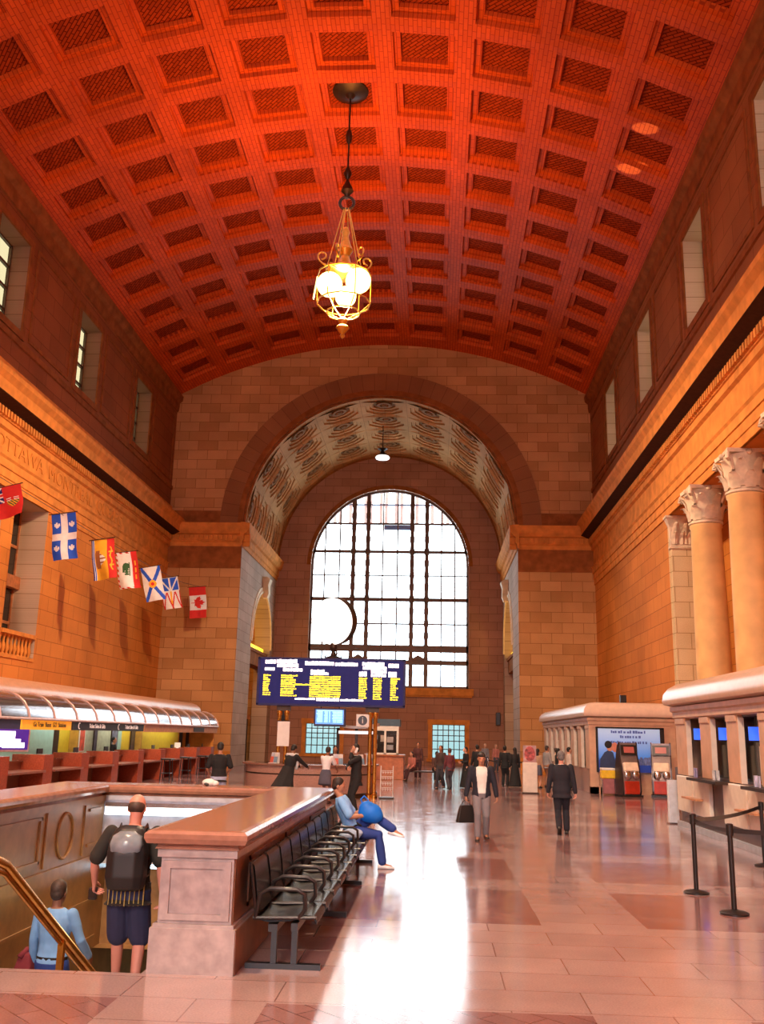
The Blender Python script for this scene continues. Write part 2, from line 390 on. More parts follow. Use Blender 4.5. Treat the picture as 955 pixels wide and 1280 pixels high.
for X, sg in ((XL, -1), (XR, 1)):
    sidetrim('trim_%d' % k, X, sg, ENT, YB, YE, M_tri); k += 1
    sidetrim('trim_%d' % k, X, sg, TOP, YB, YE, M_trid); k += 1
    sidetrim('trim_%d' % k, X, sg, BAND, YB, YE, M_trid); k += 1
    mb = MB(); mb.prism([(X - sg * o, z) for o, z in ((.27, 13.66), (.38, 13.73), (.81, 13.87), (.81, 13.89), (.27, 13.92))], 'y', YB, YE)  # dark strip that paints the cornice's shadow line, with some dirt
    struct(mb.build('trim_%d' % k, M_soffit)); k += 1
    mb = MB()                                   # dentil row
    for i in range(150):
        y = 18 + i * .255
        mb.box(*sorted((X - sg * .24, X - sg * .38)), y, y + .15, 13.38, 13.66)
    struct(mb.build('trim_%d' % k, M_tri)); k += 1
    mb = MB()                                   # framed panels and window surrounds of the attic wall
    for j in range(-4, 3):
        a, b = 31.1 + 8.4 * j, 33.75 + 8.4 * j
        def fr(y0, y1, z0, z1, w, t):
            for q in ((y0, y1, z0, z0 + w), (y0, y1, z1 - w, z1), (y0, y0 + w, z0 + w, z1 - w), (y1 - w, y1, z0 + w, z1 - w)):
                mb.box(*sorted((X - sg * t, X + sg * .02)), *q)
        fr(b + .75, b + 8.4 - 2.65 - .75, 17.1, 21.2, .14, .05)
        fr(a - .3, b + .3, 16.95, 21.25, .28, .06)
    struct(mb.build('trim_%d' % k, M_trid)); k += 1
# carved letters of the frieze over the flags
def frieze_text():
    s = 'TORONTO  OTTAWA  MONTREAL  QUEBEC'
    o = textmesh('frieze_lettering', s, .8, M_tri, None, (XL + .09, 27.0, 12.52), (PI / 2, 0, PI / 2), .025, 'LEFT', 1.25)
    struct(o)
    return o
o = frieze_text(); o.name = 'trim_%d' % k; k += 1

# ------------------------------------------------------------------ windows in the side walls
wn = 2
def panes(mb, fr, y0, y1, z0, z1, x, ny, nz, w=.05, t=.06):
    for i in range(ny + 1):
        y = y0 + (y1 - y0) * i / ny; fr.box(x - t, x + t, y - w, y + w, z0, z1)
    for j in range(nz + 1):
        z = z0 + (z1 - z0) * j / nz; fr.box(x - t, x + t, y0, y1, z - w, z + w)
    mb.quad((x, y0, z0), (x, y1, z0), (x, y1, z1), (x, y0, z1))
for X, sg in ((XL, -1), (XR, 1)):
    for a, b, c, d in cler:
        g, f = MB(), MB(); panes(g, f, a, b, c, d, X + sg * .8, 2, 4)
        w = struct(f.build('window_%d' % wn, M_iron)); g.build('pane', M_glcream, w, recalc=False); wn += 1
for a, b, c, d in lowL:
    g, f = MB(), MB(); panes(g, f, a, b, c, d, XL - 1.2, 3, 4, .06)
    f.box(XL - 1.2, XL - .9, a, b, 7.6, 8.1)
    w = struct(f.build('window_%d' % wn, M_wood)); g.build('pane', M_gldark, w, recalc=False); wn += 1

# ------------------------------------------------------------------ end wall with the great arch
mb = MB(); mb.mat(M_we)
xs = sorted({XL, XR, AL, ARX, *[XL + (XR - XL) * i / 40 for i in range(41)], *[AX - AR * cos(PI * i / 48) for i in range(49)]})
def arch_z(x): return AZ + math.sqrt(max(0, AR * AR - (x - AX) ** 2))
for a, b in zip(xs[:-1], xs[1:]):
    if b - a < 1e-6: continue
    m_ = (a + b) / 2
    if AL < m_ < ARX: za, zb = arch_z(a), arch_z(b)
    else: za = zb = 0
    mb.quad((a, YE, za), (b, YE, zb), (b, YE, barrel_z(b) + 1.1), (a, YE, barrel_z(a) + 1.1))
struct(mb.build('wall_end', recalc=False))
def archring(r0, r1, yf, yb, mat, name, a0=0, a1=PI, n=64, cx=AX, cz=AZ, uvk=1):
    mb = MB(); mb.mat(mat)
    for i in range(n):
        t, u = a0 + (a1 - a0) * i / n, a0 + (a1 - a0) * (i + 1) / n
        p = lambda r, a, y: (cx + r * cos(a), y, cz + r * sin(a))
        U = [(t * r1, 0), (u * r1, 0), (u * r1, 1), (t * r1, 1)]
        mb.quad(p(r0, t, yf), p(r0, u, yf), p(r1, u, yf), p(r1, t, yf), U)
        mb.quad(p(r1, t, yf), p(r1, u, yf), p(r1, u, yb), p(r1, t, yb), U)
        mb.quad(p(r0, t, yf), p(r0, u, yf), p(r0, u, yb), p(r0, t, yb), U)
    return struct(mb.build(name, uvs=True, recalc=False))
archring(AR + .28, 9.85, YE - .12, YE, M_voussoir, 'trim_%d' % k); k += 1
archring(AR - .02, AR + .32, YE - .2, YE + .02, M_trid, 'trim_%d' % k); k += 1
ENDC = [(-.05, 13.05), (.06, 13.05), (.08, 13.3), (.16, 13.36), (.16, 13.75), (.3, 13.82), (.42, 14.0), (.46, 14.28), (.52, 14.45), (.1, 14.5), (-.05, 14.5)]
def run(prof, name, segs, mat):
    mb = MB()
    for kind, c, sgn, a, b in segs:
        if kind == 'x': mb.prism([(c + sgn * o, z) for o, z in prof], 'x', a, b)      # runs along x, plane y=c
        else: mb.prism([(c + sgn * o, z) for o, z in prof], 'y', a, b)
    return struct(mb.build(name, mat))
run(ENDC, 'trim_%d' % k, [('x', YE, -1, XL, AL + .5), ('x', YE, -1, ARX - .5, XR), ('y', AL, 1, YE - .5, YA), ('y', ARX, -1, YE - .5, YA)], M_tri); k += 1
mb = MB()
for x0, x1 in ((XL, AL + .2), (ARX - .2, XR)):
    n = int((x1 - x0) / .3)
    for i in range(n): mb.box(x0 + i * .3, x0 + i * .3 + .17, YE - .27, YE - .1, 13.42, 13.72)
struct(mb.build('trim_%d' % k, M_tri)); k += 1
# darker attic course under the cornice and plinths
mb = MB()
for x0, x1 in ((XL, AL), (ARX, XR)):
    mb.box(x0, x1, YE - .05, YE + .02, 11.7, 13.05); mb.box(x0, x1, YE - .03, YE + .02, 14.5, 15.3)
struct(mb.build('trim_%d' % k, M_trid)); k += 1
mb = MB()
mb.box(XL, AL + .0, YE - .12, YE + .02, 0, .9); mb.box(ARX, XR, YE - .12, YE + .02, 0, .9)
struct(mb.build('baseboard_end', M_tri))

# alcove side walls with an arched opening each
OY, OR_, OZ = 64.0, 3.55, 7.75
for nm, X, sg in (('wall_alcove_left', AL, -1), ('wall_alcove_right', ARX, 1)):
    mb = MB(); mb.mat(M_wa)
    y0, y1 = OY - OR_, OY + OR_
    mb.quad((X, YE, 0), (X, y0, 0), (X, y0, AZ), (X, YE, AZ)); mb.quad((X, y1, 0), (X, YA, 0), (X, YA, AZ), (X, y1, AZ))
    n = 24; D = X + sg * 1.1
    for i in range(n):
        a, b = PI * i / n, PI * (i + 1) / n
        ya, yb = OY - OR_ * cos(a), OY - OR_ * cos(b); za, zb = OZ + OR_ * sin(a), OZ + OR_ * sin(b)
        mb.quad((X, ya, za), (X, yb, zb), (X, yb, AZ), (X, ya, AZ)); mb.quad((X, ya, za), (X, yb, zb), (D, yb, zb), (D, ya, za))
    mb.quad((X, y0, 0), (D, y0, 0), (D, y0, OZ), (X, y0, OZ)); mb.quad((X, y1, 0), (D, y1, 0), (D, y1, OZ), (X, y1, OZ))
    B = X + sg * 4.5
    mb.mat(M_wl); mb.quad((B, y0 - 3, 0), (B, y1 + 1, 0), (B, y1 + 1, 12.5), (B, y0 - 3, 12.5))
    mb.mat(M_we); mb.quad((D, y1 + 1, 0), (B, y1 + 1, 0), (B, y1 + 1, 12.5), (D, y1 + 1, 12.5)); mb.quad((D, y0 - 3, 0), (B, y0 - 3, 0), (B, y0 - 3, 12.5), (D, y0 - 3, 12.5))
    mb.quad((D, y0 - 3, 12.5), (B, y0 - 3, 12.5), (B, y1 + 1, 12.5), (D, y1 + 1, 12.5))
    mb.quad((D, y0 - 3, 0), (D, y0, 0), (D, y0, 12.5), (D, y0 - 3, 12.5)); mb.quad((D, y1, 0), (D, y1 + 1, 0), (D, y1 + 1, 12.5), (D, y1, 12.5))
    struct(mb.build(nm, recalc=False))
    mb = MB(); mb.mat(M_cream)      # archivolt, keystone, transom beam
    for i in range(n):
        a, b = PI * i / n, PI * (i + 1) / n
        for r0, r1, t in ((OR_, OR_ + .18, .1), (OR_ + .18, OR_ + .42, .05)):
            p = lambda r, q, o: (X - sg * o, OY - r * cos(q), OZ + r * sin(q))
            mb.quad(p(r0, a, t), p(r0, b, t), p(r1, b, t), p(r1, a, t)); mb.quad(p(r1, a, t), p(r1, b, t), p(r1, b, 0), p(r1, a, 0)); mb.quad(p(r0, a, t), p(r0, b, t), p(r0, b, 0), p(r0, a, 0))
    mb.loft([[(X - sg * t, OY + s_ * w, z) for t, s_ in ((0, -1), (d_, -1), (d_, 1), (0, 1))] for z, w, d_ in ((11.0, .3, .3), (11.3, .33, .42), (11.9, .4, .38), (12.3, .45, .5), (12.45, .5, .3))])
    mb.mat(M_trid)
    xa, xb = sorted((X + sg * .25, X + sg * 1.05)); mb.box(xa, xb, y0, y1, 6.4, 7.25)
    xa, xb = sorted((X + sg * .15, X + sg * 1.1)); mb.box(xa, xb, y0, y1, 7.25, 7.45)
    struct(mb.build('trim_%d' % k, recalc=False)); k += 1
# alcove vault
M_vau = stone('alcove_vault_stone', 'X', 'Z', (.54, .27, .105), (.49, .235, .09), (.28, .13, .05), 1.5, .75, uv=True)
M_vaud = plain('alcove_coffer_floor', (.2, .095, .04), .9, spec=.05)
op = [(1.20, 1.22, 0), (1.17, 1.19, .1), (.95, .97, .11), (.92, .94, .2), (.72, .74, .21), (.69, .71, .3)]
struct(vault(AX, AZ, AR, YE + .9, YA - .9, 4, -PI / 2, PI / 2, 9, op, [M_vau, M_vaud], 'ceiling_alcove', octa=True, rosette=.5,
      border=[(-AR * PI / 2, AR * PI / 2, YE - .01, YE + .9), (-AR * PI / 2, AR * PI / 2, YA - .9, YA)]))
mb = MB(); n = 72                     # shell behind the coffers
for i in range(n):
    a, b = PI * i / n, PI * (i + 1) / n
    p = lambda r, q, y: (AX + r * cos(q), y, AZ + r * sin(q))
    mb.quad(p(AR + .75, a, YE), p(AR + .75, b, YE), p(AR + .75, b, YA), p(AR + .75, a, YA))
    for y in (YE + .015, YA - .015): mb.quad(p(AR - .15, a, y), p(AR - .15, b, y), p(AR + .8, b, y), p(AR + .8, a, y))
struct(mb.build('ceiling_alcove_shell', M_trid, recalc=False))
# back wall of the alcove, with the great window opening
WX, WR, WZ, WB = -3.42, 5.88, 14.3, 5.35
sm = [(-9.2, -6.75, .62, 2.72), (-.12, 2.2, .45, 2.82)]
mb = MB(); mb.mat(M_wb)
xs = sorted({AL, ARX, *[WX - WR * cos(PI * i / 48) for i in range(49)], *[AX - AR * cos(PI * i / 30) for i in range(31)], *[q for s_ in sm for q in s_[:2]]})
for a, b in zip(xs[:-1], xs[1:]):
    if b - a < 1e-6: continue
    m_ = (a + b) / 2
    spans = []
    lo = 0
    for q in sm:
        if q[0] < m_ < q[1]: spans.append(((0, 0), (q[2], q[2]))); lo = q[3]
    wz = lambda x: WZ + math.sqrt(max(0, WR * WR - (x - WX) ** 2))
    if abs(m_ - WX) < WR:
        spans.append(((lo, lo), (WB, WB))); spans.append(((wz(a), wz(b)), (arch_z(a), arch_z(b))))
    else: spans.append(((lo, lo), (arch_z(a), arch_z(b))))
    for (p0, p1), (q0, q1) in spans: mb.quad((a, YA, p0), (b, YA, p1), (b, YA, q1), (a, YA, q0))
mb.mat(M_wa)     # reveals
n = 40
for i in range(n):
    a, b = PI * i / n, PI * (i + 1) / n
    p = lambda q, y: (WX + WR * cos(q), y, WZ + WR * sin(q))
    mb.quad(p(a, YA), p(b, YA), p(b, YA + .5), p(a, YA + .5))
for x in (WX - WR, WX + WR): mb.quad((x, YA, WB), (x, YA + .5, WB), (x, YA + .5, WZ), (x, YA, WZ))
mb.quad((WX - WR, YA, WB), (WX + WR, YA, WB), (WX + WR, YA + .5, WB), (WX - WR, YA + .5, WB))
for q in sm:
    for x in q[:2]: mb.quad((x, YA, q[2]), (x, YA + .3, q[2]), (x, YA + .3, q[3]), (x, YA, q[3]))
    for z in q[2:]: mb.quad((q[0], YA, z), (q[1], YA, z), (q[1], YA + .3, z), (q[0], YA + .3, z))
struct(mb.build('wall_alcove_back', recalc=False))
archring(WR, WR + .3, YA - .1, YA, M_trid, 'trim_%d' % k, cx=WX, cz=WZ); k += 1
mb = MB()
mb.box(WX - WR - .35, WX + WR + .35, YA - .3, YA, WB - .5, WB); mb.box(WX - WR - .25, WX + WR + .25, YA - .18, YA, WB - .62, WB - .5)
for q in sm:
    mb.box(q[0] - .35, q[1] + .35, YA - .1, YA, q[3], q[3] + .35); mb.box(q[0] - .3, q[0], YA - .08, YA, q[2], q[3]); mb.box(q[1], q[1] + .3, YA - .08, YA, q[2], q[3])
    mb.box(q[0] - .4, q[1] + .4, YA - .16, YA, q[2] - .2, q[2])
struct(mb.build('trim_%d' % k, M_tri)); k += 1
# the great window: iron lattice and panes
mb = MB(); mb.mat(M_iron)
def wtop(x): return WZ + math.sqrt(max(.01, WR * WR - (x - WX) ** 2))
yw = YA + .35
for x, w in ((-8.3, .05), (-7.2, .05), (-6.16, .14), (-5.08, .14), (-3.95, .05), (-2.85, .05), (-1.75, .14), (-.65, .14), (.45, .05), (1.45, .05)):
    mb.box(x - w, x + w, yw - w, yw + w, WB, wtop(x))
    if w > .1:
        for z in [WB + .9 * i for i in range(1, 16)]:
            if z < wtop(x) - .3: mb.box(x - .17, x + .17, yw - .16, yw + .16, z, z + .42)
for z, w in ((17.55, .07), (15.4, .1), (13.6, .035), (11.8, .13), (10.0, .05), (8.3, .14), (8.05, .1), (7.2, .17), (WB + .06, .12)):
    h = WR if z < WZ else math.sqrt(max(.1, WR * WR - (z - WZ) ** 2))
    mb.box(WX - h, WX + h, yw - .1, yw + .1, z - w, z + w)
for z in (15.4, 11.8):
    for x in (-6.16, -5.08, -1.75, -.65): mb.ball((x, yw - .12, z), .24, .16, .3, 10, 6)
    for x in (-8.3, -7.2, -3.95, -2.85, .45, 1.45): mb.ball((x, yw - .1, z), .11, .1, .17, 8, 5)
for x in (-5.6, -1.2): mb.prism([(x - .62, 7.36), (x + .62, 7.36), (x, 7.75)], 'y', yw - .2, yw + .05)
n = 48
for i in range(n):
    a, b = PI * i / n, PI * (i + 1) / n
    p = lambda r, q, y: (WX + r * cos(q), y, WZ + r * sin(q))
    for y in (yw - .1,): mb.quad(p(WR - .16, a, y), p(WR - .16, b, y), p(WR, b, y), p(WR, a, y))
    mb.quad(p(WR - .16, a, yw - .1), p(WR - .16, b, yw - .1), p(WR - .16, b, yw + .1), p(WR - .16, a, yw + .1))
for x in (WX - WR + .08, WX + WR - .08): mb.box(x - .08, x + .08, yw - .1, yw + .1, WB, WZ)
win = struct(mb.build('window_1', recalc=False))
g = MB(); ts = [PI * i / 40 for i in range(41)]
g.add([(WX + WR * cos(t), yw, WZ + WR * sin(t)) for t in ts] + [(WX - WR, yw, WB), (WX + WR, yw, WB)], [tuple(range(43))])
g.build('pane', M_glass, win, recalc=False)
# glazed walkways crossing behind the upper lights of the window
mb = MB(); mb.mat(plain('walkway_pink', (.62, .42, .38), .6, emit=(1, .75, .72), es=.45))
for i in range(26):
    x = -8.4 + i * .4
    if i % 3: mb.box(x, x + .26, 71.4, 71.5, 18.0, 20.9)
mb.mat(plain('walkway_blue', (.05, .06, .12), .6)); mb.box(-4.0, -1.85, 71.3, 71.6, 17.55, 18.0)
mb.box(-8.6, 2, 71.3, 71.6, 19.5, 19.58)
struct(mb.build('trim_%d' % k, recalc=False)); k += 1
for q in sm:
    f, g = MB(), MB(); y = YA + .2
    for i in range(6 + 1):
        x = q[0] + (q[1] - q[0]) * i / 6; f.box(x - .03, x + .03, y - .03, y + .03, q[2], q[3])
    for z in [q[2], q[2] + (q[3] - q[2]) * .28, q[2] + (q[3] - q[2]) * .52, q[2] + (q[3] - q[2]) * .68, q[2] + (q[3] - q[2]) * .84, q[3]]: f.box(q[0], q[1], y - .03, y + .03, z - .03, z + .03)
    g.quad((q[0], y, q[2]), (q[1], y, q[2]), (q[1], y, q[3]), (q[0], y, q[3]))
    w = struct(f.build('window_%d' % wn, M_dark)); g.build('pane', M_glteal, w, recalc=False); wn += 1
mb = MB(); mb.quad((XL - 2, YB, 0), (XR + 3, YB, 0), (XR + 3, YB, 28), (XL - 2, YB, 28))
struct(mb.build('wall_back', M_we, recalc=False))
# dark doorway in the side passage
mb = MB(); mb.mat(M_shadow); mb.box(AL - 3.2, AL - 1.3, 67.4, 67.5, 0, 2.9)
mb.mat(M_wood); mb.box(AL - 3.4, AL - 1.1, 67.3, 67.45, 2.9, 3.2)
struct(mb.build('door_1'))
# ------------------------------------------------------------------ stairwell and its marble parapet
mb = MB(); mb.mat(M_mar)
N = 26
for i in range(N):                                       # steps going down away from the landing
    y, z = SY0 + .3 * i, -.17 * (i + 1)
    mb.quad((SX0, y, z + .17), (SX1, y, z + .17), (SX1, y, z), (SX0, y, z)); mb.quad((SX0, y, z), (SX1, y, z), (SX1, y + .3, z), (SX0, y + .3, z))
struct(mb.build('floor_stairs', recalc=False))
mb = MB(); mb.mat(M_marw)                                # walls of the well below the floor
mb.quad((SX0, SY0, -5), (SX0, 17, -5), (SX0, 17, 0), (SX0, SY0, 0)); mb.quad((SX1, SY0, -5), (SX1, 17, -5), (SX1, 17, 0), (SX1, SY0, 0))
mb.quad((SX0, SY1 + .3, -.1), (SX1, SY1 + .3, -.1), (SX1, SY1 + .3, -1.2), (SX0, SY1 + .3, -1.2)); mb.quad((SX0, 17, -1.2), (SX1, 17, -1.2), (SX1, 17, -5), (SX0, 17, -5))
mb.quad((SX0, SY1, -1.2), (SX1, SY1, -1.2), (SX1, 17, -1.2), (SX0, 17, -1.2))
struct(mb.build('wall_stairwell', recalc=False))
def dado(mb, x0, x1, y0, y1):                            # core, plinth, coping bed
    mb.box(x0, x1, y0, y1, 0, .98)
par = MB(); par.mat(M_mar)
PX0, PX1 = -2.36, -1.72
par.box(PX0, PX1, 8.56, 15.55, 0, 1.0); par.box(PX0 - .05, PX1 + .05, 8.50, 15.6, 0, .36); par.box(PX0 - .03, PX1 + .03, 8.52, 15.58, .36, .39)
par.box(PX0 - .03, PX1 + .03, 8.53, 15.58, .93, 1.03)
for a, b, c, d in ((PX0 + .02, PX0 + .09, .42, .9), (PX1 - .09, PX1 - .02, .42, .9), (PX0 + .09, PX1 - .09, .42, .47), (PX0 + .09, PX1 - .09, .84, .9)): par.box(a, b, 8.535, 8.57, c, d)
par.mat(M_marside); par.box(PX1, PX1 + .008, 8.6, 15.55, .39, .93); par.box(PX1 + .05, PX1 + .056, 8.52, 15.6, .0, .355)  # thin slabs that paint the shade on the bench side
for y0 in (9.2, 11.4, 13.6):
    for a, b, c, d in ((y0, y0 + .06, .44, .88), (y0 + 1.8, y0 + 1.86, .44, .88), (y0, y0 + 1.86, .44, .48), (y0, y0 + 1.86, .84, .88)): par.box(PX1 - .01, PX1 + .022, a, b, c, d)
w = struct(par.build('wall_parapet_bench'))
def coping(name, x0, x1, y0, y1, par_):
    c = MB(); pr = [(0, 1.0), (-.02, 1.03), (.06, 1.05), (.08, 1.09), (.08, 1.13), (.05, 1.155), (0, 1.16)]
    c.loft([[(x0 - o, y0 - o, z), (x1 + o, y0 - o, z), (x1 + o, y1 + o, z), (x0 - o, y1 + o, z)] for o, z in pr])
    c.build(name, M_cope, par_)
coping('coping', PX0 - .05, PX1 + .05, 8.5, 15.6, w)
par = MB(); par.mat(M_grey)
par.box(-5.95, PX0, SY1, 15.55, 0, 1.0); par.box(SX0, PX0, SY1 - .02, SY1 + .01, .93, 1.0); par.box(SX0, PX0, SY1 - .02, SY1 + .01, .0, .5)
w = struct(par.build('wall_parapet_far')); coping('coping', -5.95, PX0 - .15, SY1 + .02, 15.6, w)
par = MB(); par.mat(M_marw)
par.box(-5.9, SX0, 4.0, SY1, 0, 1.0); par.box(SX0 - .01, SX0 + .03, 4.0, SY1, .0, .16); par.box(SX0 - .01, SX0 + .02, 4, SY1, .92, 1.0)
for y0, y1 in ((8.8, 12.3), (13.0, 13.06)):
    pass
for a, b, c, d in ((9.0, 12.6, .28, .32), (9.0, 12.6, .82, .86), (9.0, 9.05, .28, .86), (12.55, 12.6, .28, .86), (12.75, 12.79, .2, .9), (14.15, 14.19, .2, .9), (14.35, 14.85, .3, .34), (14.35, 14.85, .8, .84)): par.box(SX0 - .01, SX0 + .025, a, b, c, d)
par.tube([(SX0 + .01, 13.45 + .28 * cos(2 * PI * i / 20), .55 + .3 * sin(2 * PI * i / 20)) for i in range(20)], .02, 6, closed=True)
for i in range(3):                                       # courses below the landing
    par.box(SX0 - .01, SX0 + .02, 8.5, SY1, -.5 - .55 * i, -.46 - .55 * i)
w = struct(par.build('wall_parapet_ticket_side')); coping('coping', -5.9, SX0 - .0, 4.0, SY1 - .1, w)
# lit strip on the far stair wall
t = thing('strip_light', 'long white tube light on the far wall of the stairwell, under its coping', 'light', (0, 0, 0))
m_ = MB(); m_.box(SX0 + .05, SX1 - .1, SY1 - .1, SY1 - .02, .84, .9); m_.build('housing', M_steel, t)
m_ = MB(); m_.box(SX0 + .05, SX1 - .1, SY1 - .1, SY1 - .03, .72, .84); m_.build('diffuser', plain('tube_glow', (.9, .95, 1), .5, emit=(.85, .95, 1), es=2.2), t)
# brass handrail
t = thing('handrail', 'brass handrail sloping down the middle of the stairs', 'handrail', (-3.72, 8.4, 0))
m_ = MB(); m_.tube([(0, -1.1, .98), (0, -.2, .92), (0, .1, .83), (0, 5, -1.98)], .045, 12); m_.tube([(0, -1.1, .9), (0, -.2, .84), (0, .1, .75), (0, 5, -2.06)], .022, 8); m_.build('rail', M_brass, t, smooth=True)
for y in (-1.0, 1.62, 4.4):
    zz = 0 if y < 0 else -.17 * (int((y - .1) / .3) + 1)
    top = .93 if y < 0 else .83 - (y - .1) * .573
    m_ = MB(); m_.box(-.03, .03, y - .03, y + .03, zz, top); m_.box(-.06, .06, y - .06, y + .06, zz, zz + .03); m_.build('post', M_brass, t)

# ------------------------------------------------------------------ seating row along the parapet
M_seat = plain('black_perforated_seat', (.007, .006, .007), .25, 0, .3, spec=.2)
t = thing('tandem_bench', 'long row of joined black metal seats along the marble parapet', 'bench', (-1.31, 8.76, 0))
PITCH, NS = .73, 10
m_ = MB(); m_.box(-.12, -.04, 0, PITCH * NS, .31, .372); m_.box(.08, .14, 0, PITCH * NS, .32, .385); m_.build('beam', M_black, t)
def seatpan(y0):
    b = MB(); w2 = PITCH - .07
    pr = [(-.24, .43), (-.12, .405), (.05, .42), (.2, .45), (.27, .445), (.3, .40)]
    up = [(x, y0 + .035 + v * w2, z) for x, z in pr for v in (0, 1)]
    b.loft([[(x, y0 + .035, z), (x, y0 + .035 + w2, z), (x, y0 + .035 + w2, z - .025), (x, y0 + .035, z - .025)] for x, z in pr]); return b
def backpan(y0):
    b = MB(); w2 = PITCH - .1
    b.loft([[(x, y0 + .05, z), (x, y0 + .05 + w2, z), (x - .03, y0 + .05 + w2, z), (x - .03, y0 + .05, z)] for x, z in ((-.21, .46), (-.235, .56), (-.25, .7), (-.275, .84), (-.3, .87))])
    return b
for i in range(NS):
    seatpan(i * PITCH).build('seat', M_seat, t, smooth=True); backpan(i * PITCH).build('backrest', M_seat, t, smooth=True)
for i in range(NS + 1):
    y = i * PITCH; b = MB()
    b.tube([(-.24, y, .42), (-.2, y, .62), (-.12, y, .665), (.12, y, .66), (.19, y, .62), (.2, y, .5), (.14, y, .42)], .019, 8, ref=(0, 1, 0)); b.tube([(-.26, y, .42), (.3, y, .435)], .016, 8, ref=(0, 1, 0))
    b.build('armrest', M_black, t, smooth=True)
    b = MB(); b.tube([(-.23, y, .43), (-.3, y, .88)], .014, 8, ref=(0, 1, 0)); b.build('back_upright', M_black, t)
for y in (.08, 2.6, 4.95, 7.2):
    b = MB(); b.box(-.1, -.05, y - .025, y + .025, 0, .32); b.box(.08, .13, y - .025, y + .025, 0, .33); b.box(-.32, .34, y - .035, y + .035, 0, .045); b.build('leg', M_black, t)

# ------------------------------------------------------------------ departure board over the information desk
YD = 31.7
t = thing('departure_board', 'wide dark blue train board with yellow rows, on brass posts over the desk', 'departure board', (0, YD, 0))
m_ = MB(); m_.box(-5.85, -1.0, -.22, .22, 2.93, 4.42); m_.build('panel', M_blue, t, bev=.02)
m_ = MB()
for q in ((-5.88, -.97, 4.40, 4.46), (-5.88, -.97, 2.88, 2.95), (-5.89, -5.82, 2.9, 4.45), (-1.03, -.96, 2.9, 4.45)): m_.box(q[0], q[1], -.25, .25, q[2], q[3])
m_.build('frame', plain('board_frame', (.03, .03, .12), .5, spec=.2), t)
rng = random.Random(3)
def glyphs(mb, x0, x1, z0, z1, gap=.02, y=-.232):
    x = x0
    while x < x1 - .02:
        wd = rng.uniform(.05, .11)
        mb.box(x, min(x + wd, x1), y, y + .012, z0, z1 - rng.choice((0, 0, .015))); x += wd + rng.choice((gap * .4, gap * .4, gap))
def px2(u): return -5.88 + (u - 35) / (925 - 35) * 4.9      # along the panel
def pz2(v): return 4.44 - (v - 40) / (340 - 40) * 1.53
m_ = MB()
for u0, u1, v0, v1 in ((78, 140, 52, 78), (146, 275, 48, 74), (150, 280, 76, 100), (188, 310, 104, 126), (76, 136, 103, 122), (320, 495, 58, 84), (503, 640, 62, 86), (356, 440, 112, 128), (356, 465, 128, 146),
                       (668, 800, 58, 82), (672, 815, 84, 106), (650, 700, 118, 150), (722, 815, 108, 130), (722, 815, 132, 152), (826, 888, 66, 92), (826, 876, 118, 152), (266, 395, 294, 306), (396, 535, 292, 312), (540, 680, 296, 310)):
    m_ = MB(); glyphs(m_, px2(u0), px2(u1), pz2(v1), pz2(v0)); m_.build('heading_lettering', M_whl, t)
for nm, u0, u1, vs, ve, jag in (('time_column', 70, 108, 148, 286, 10), ('train_column', 178, 262, 148, 290, 22), ('status_column', 352, 540, 152, 292, 2), ('arrival_column', 650, 698, 158, 296, 4), ('track_column', 736, 788, 158, 300, 4), ('gate_column', 840, 884, 158, 304, 14)):
    m_ = MB(); n = 10
    for i in range(n):
        a = vs + (ve - vs) * i / n; b = a + (ve - vs) / n * .68
        e = u1 + (rng.uniform(-jag, jag) if jag > 3 else 0)
        glyphs(m_, px2(u0), px2(e), pz2(b), pz2(a), .022)
        if nm == 'train_column' and i == 4: glyphs(m_, px2(u1), px2(352), pz2(b), pz2(a), .012)
    m_.build(nm, M_yel, t)
for x in (-5.12, -4.88, -2.1, -1.93):
    m_ = MB(); m_.lathe([(.11, 0), (.11, .1), (.065, .14), (.065, 2.55), (.09, 2.6), (.09, 2.75), (.06, 2.93)], (x, 0, 0), 16); m_.build('post', M_brass, t, smooth=True)
for x in (-4.99, -2.04):
    m_ = MB(); m_.box(x - .22, x + .22, -.1, .1, 2.72, 2.93); m_.build('bracket', M_dark, t)
# round clock on the board
t = thing('round_clock', 'big round white clock on a short stem above the train board', 'clock', (-3.4, YD, 0))
rot = Matrix.Rotation(R(-24), 3, 'Z') @ Matrix.Rotation(R(8), 3, 'X')
def disc(mb, r0, y0, r1, y1, cz=5.72, n=40):
    A = [Vector((0, 0, cz)) + rot @ Vector((r0 * cos(2 * PI * i / n), y0, r0 * sin(2 * PI * i / n))) for i in range(n)]
    B = [Vector((0, 0, cz)) + rot @ Vector((r1 * cos(2 * PI * i / n), y1, r1 * sin(2 * PI * i / n))) for i in range(n)]
    mb.loft([A, B])
m_ = MB(); disc(m_, .80, -.16, .80, .16); m_.build('case', M_dark, t, smooth=True)
m_ = MB(); disc(m_, .77, -.2, .79, -.14); m_.build('face', plain('clock_face', (.95, .95, .9), .4, emit=(1, 1, .96), es=1.6), t, smooth=True)
m_ = MB(); disc(m_, .77, .2, .79, .14); m_.build('rear_face', MATS['clock_face'], t, smooth=True)
m_ = MB(); m_.lathe([(.3, 4.46), (.28, 4.5), (.1, 4.56), (.06, 4.7), (.12, 4.78), (.14, 4.85), (.1, 4.98), (.1, 4.99)], (0, 0, 0), 16)
m_.tube([(-.3, 0, 4.5), (0, 0, 4.78), (.3, 0, 4.5)], .02, 8); m_.build('stem', M_dark, t, smooth=True)

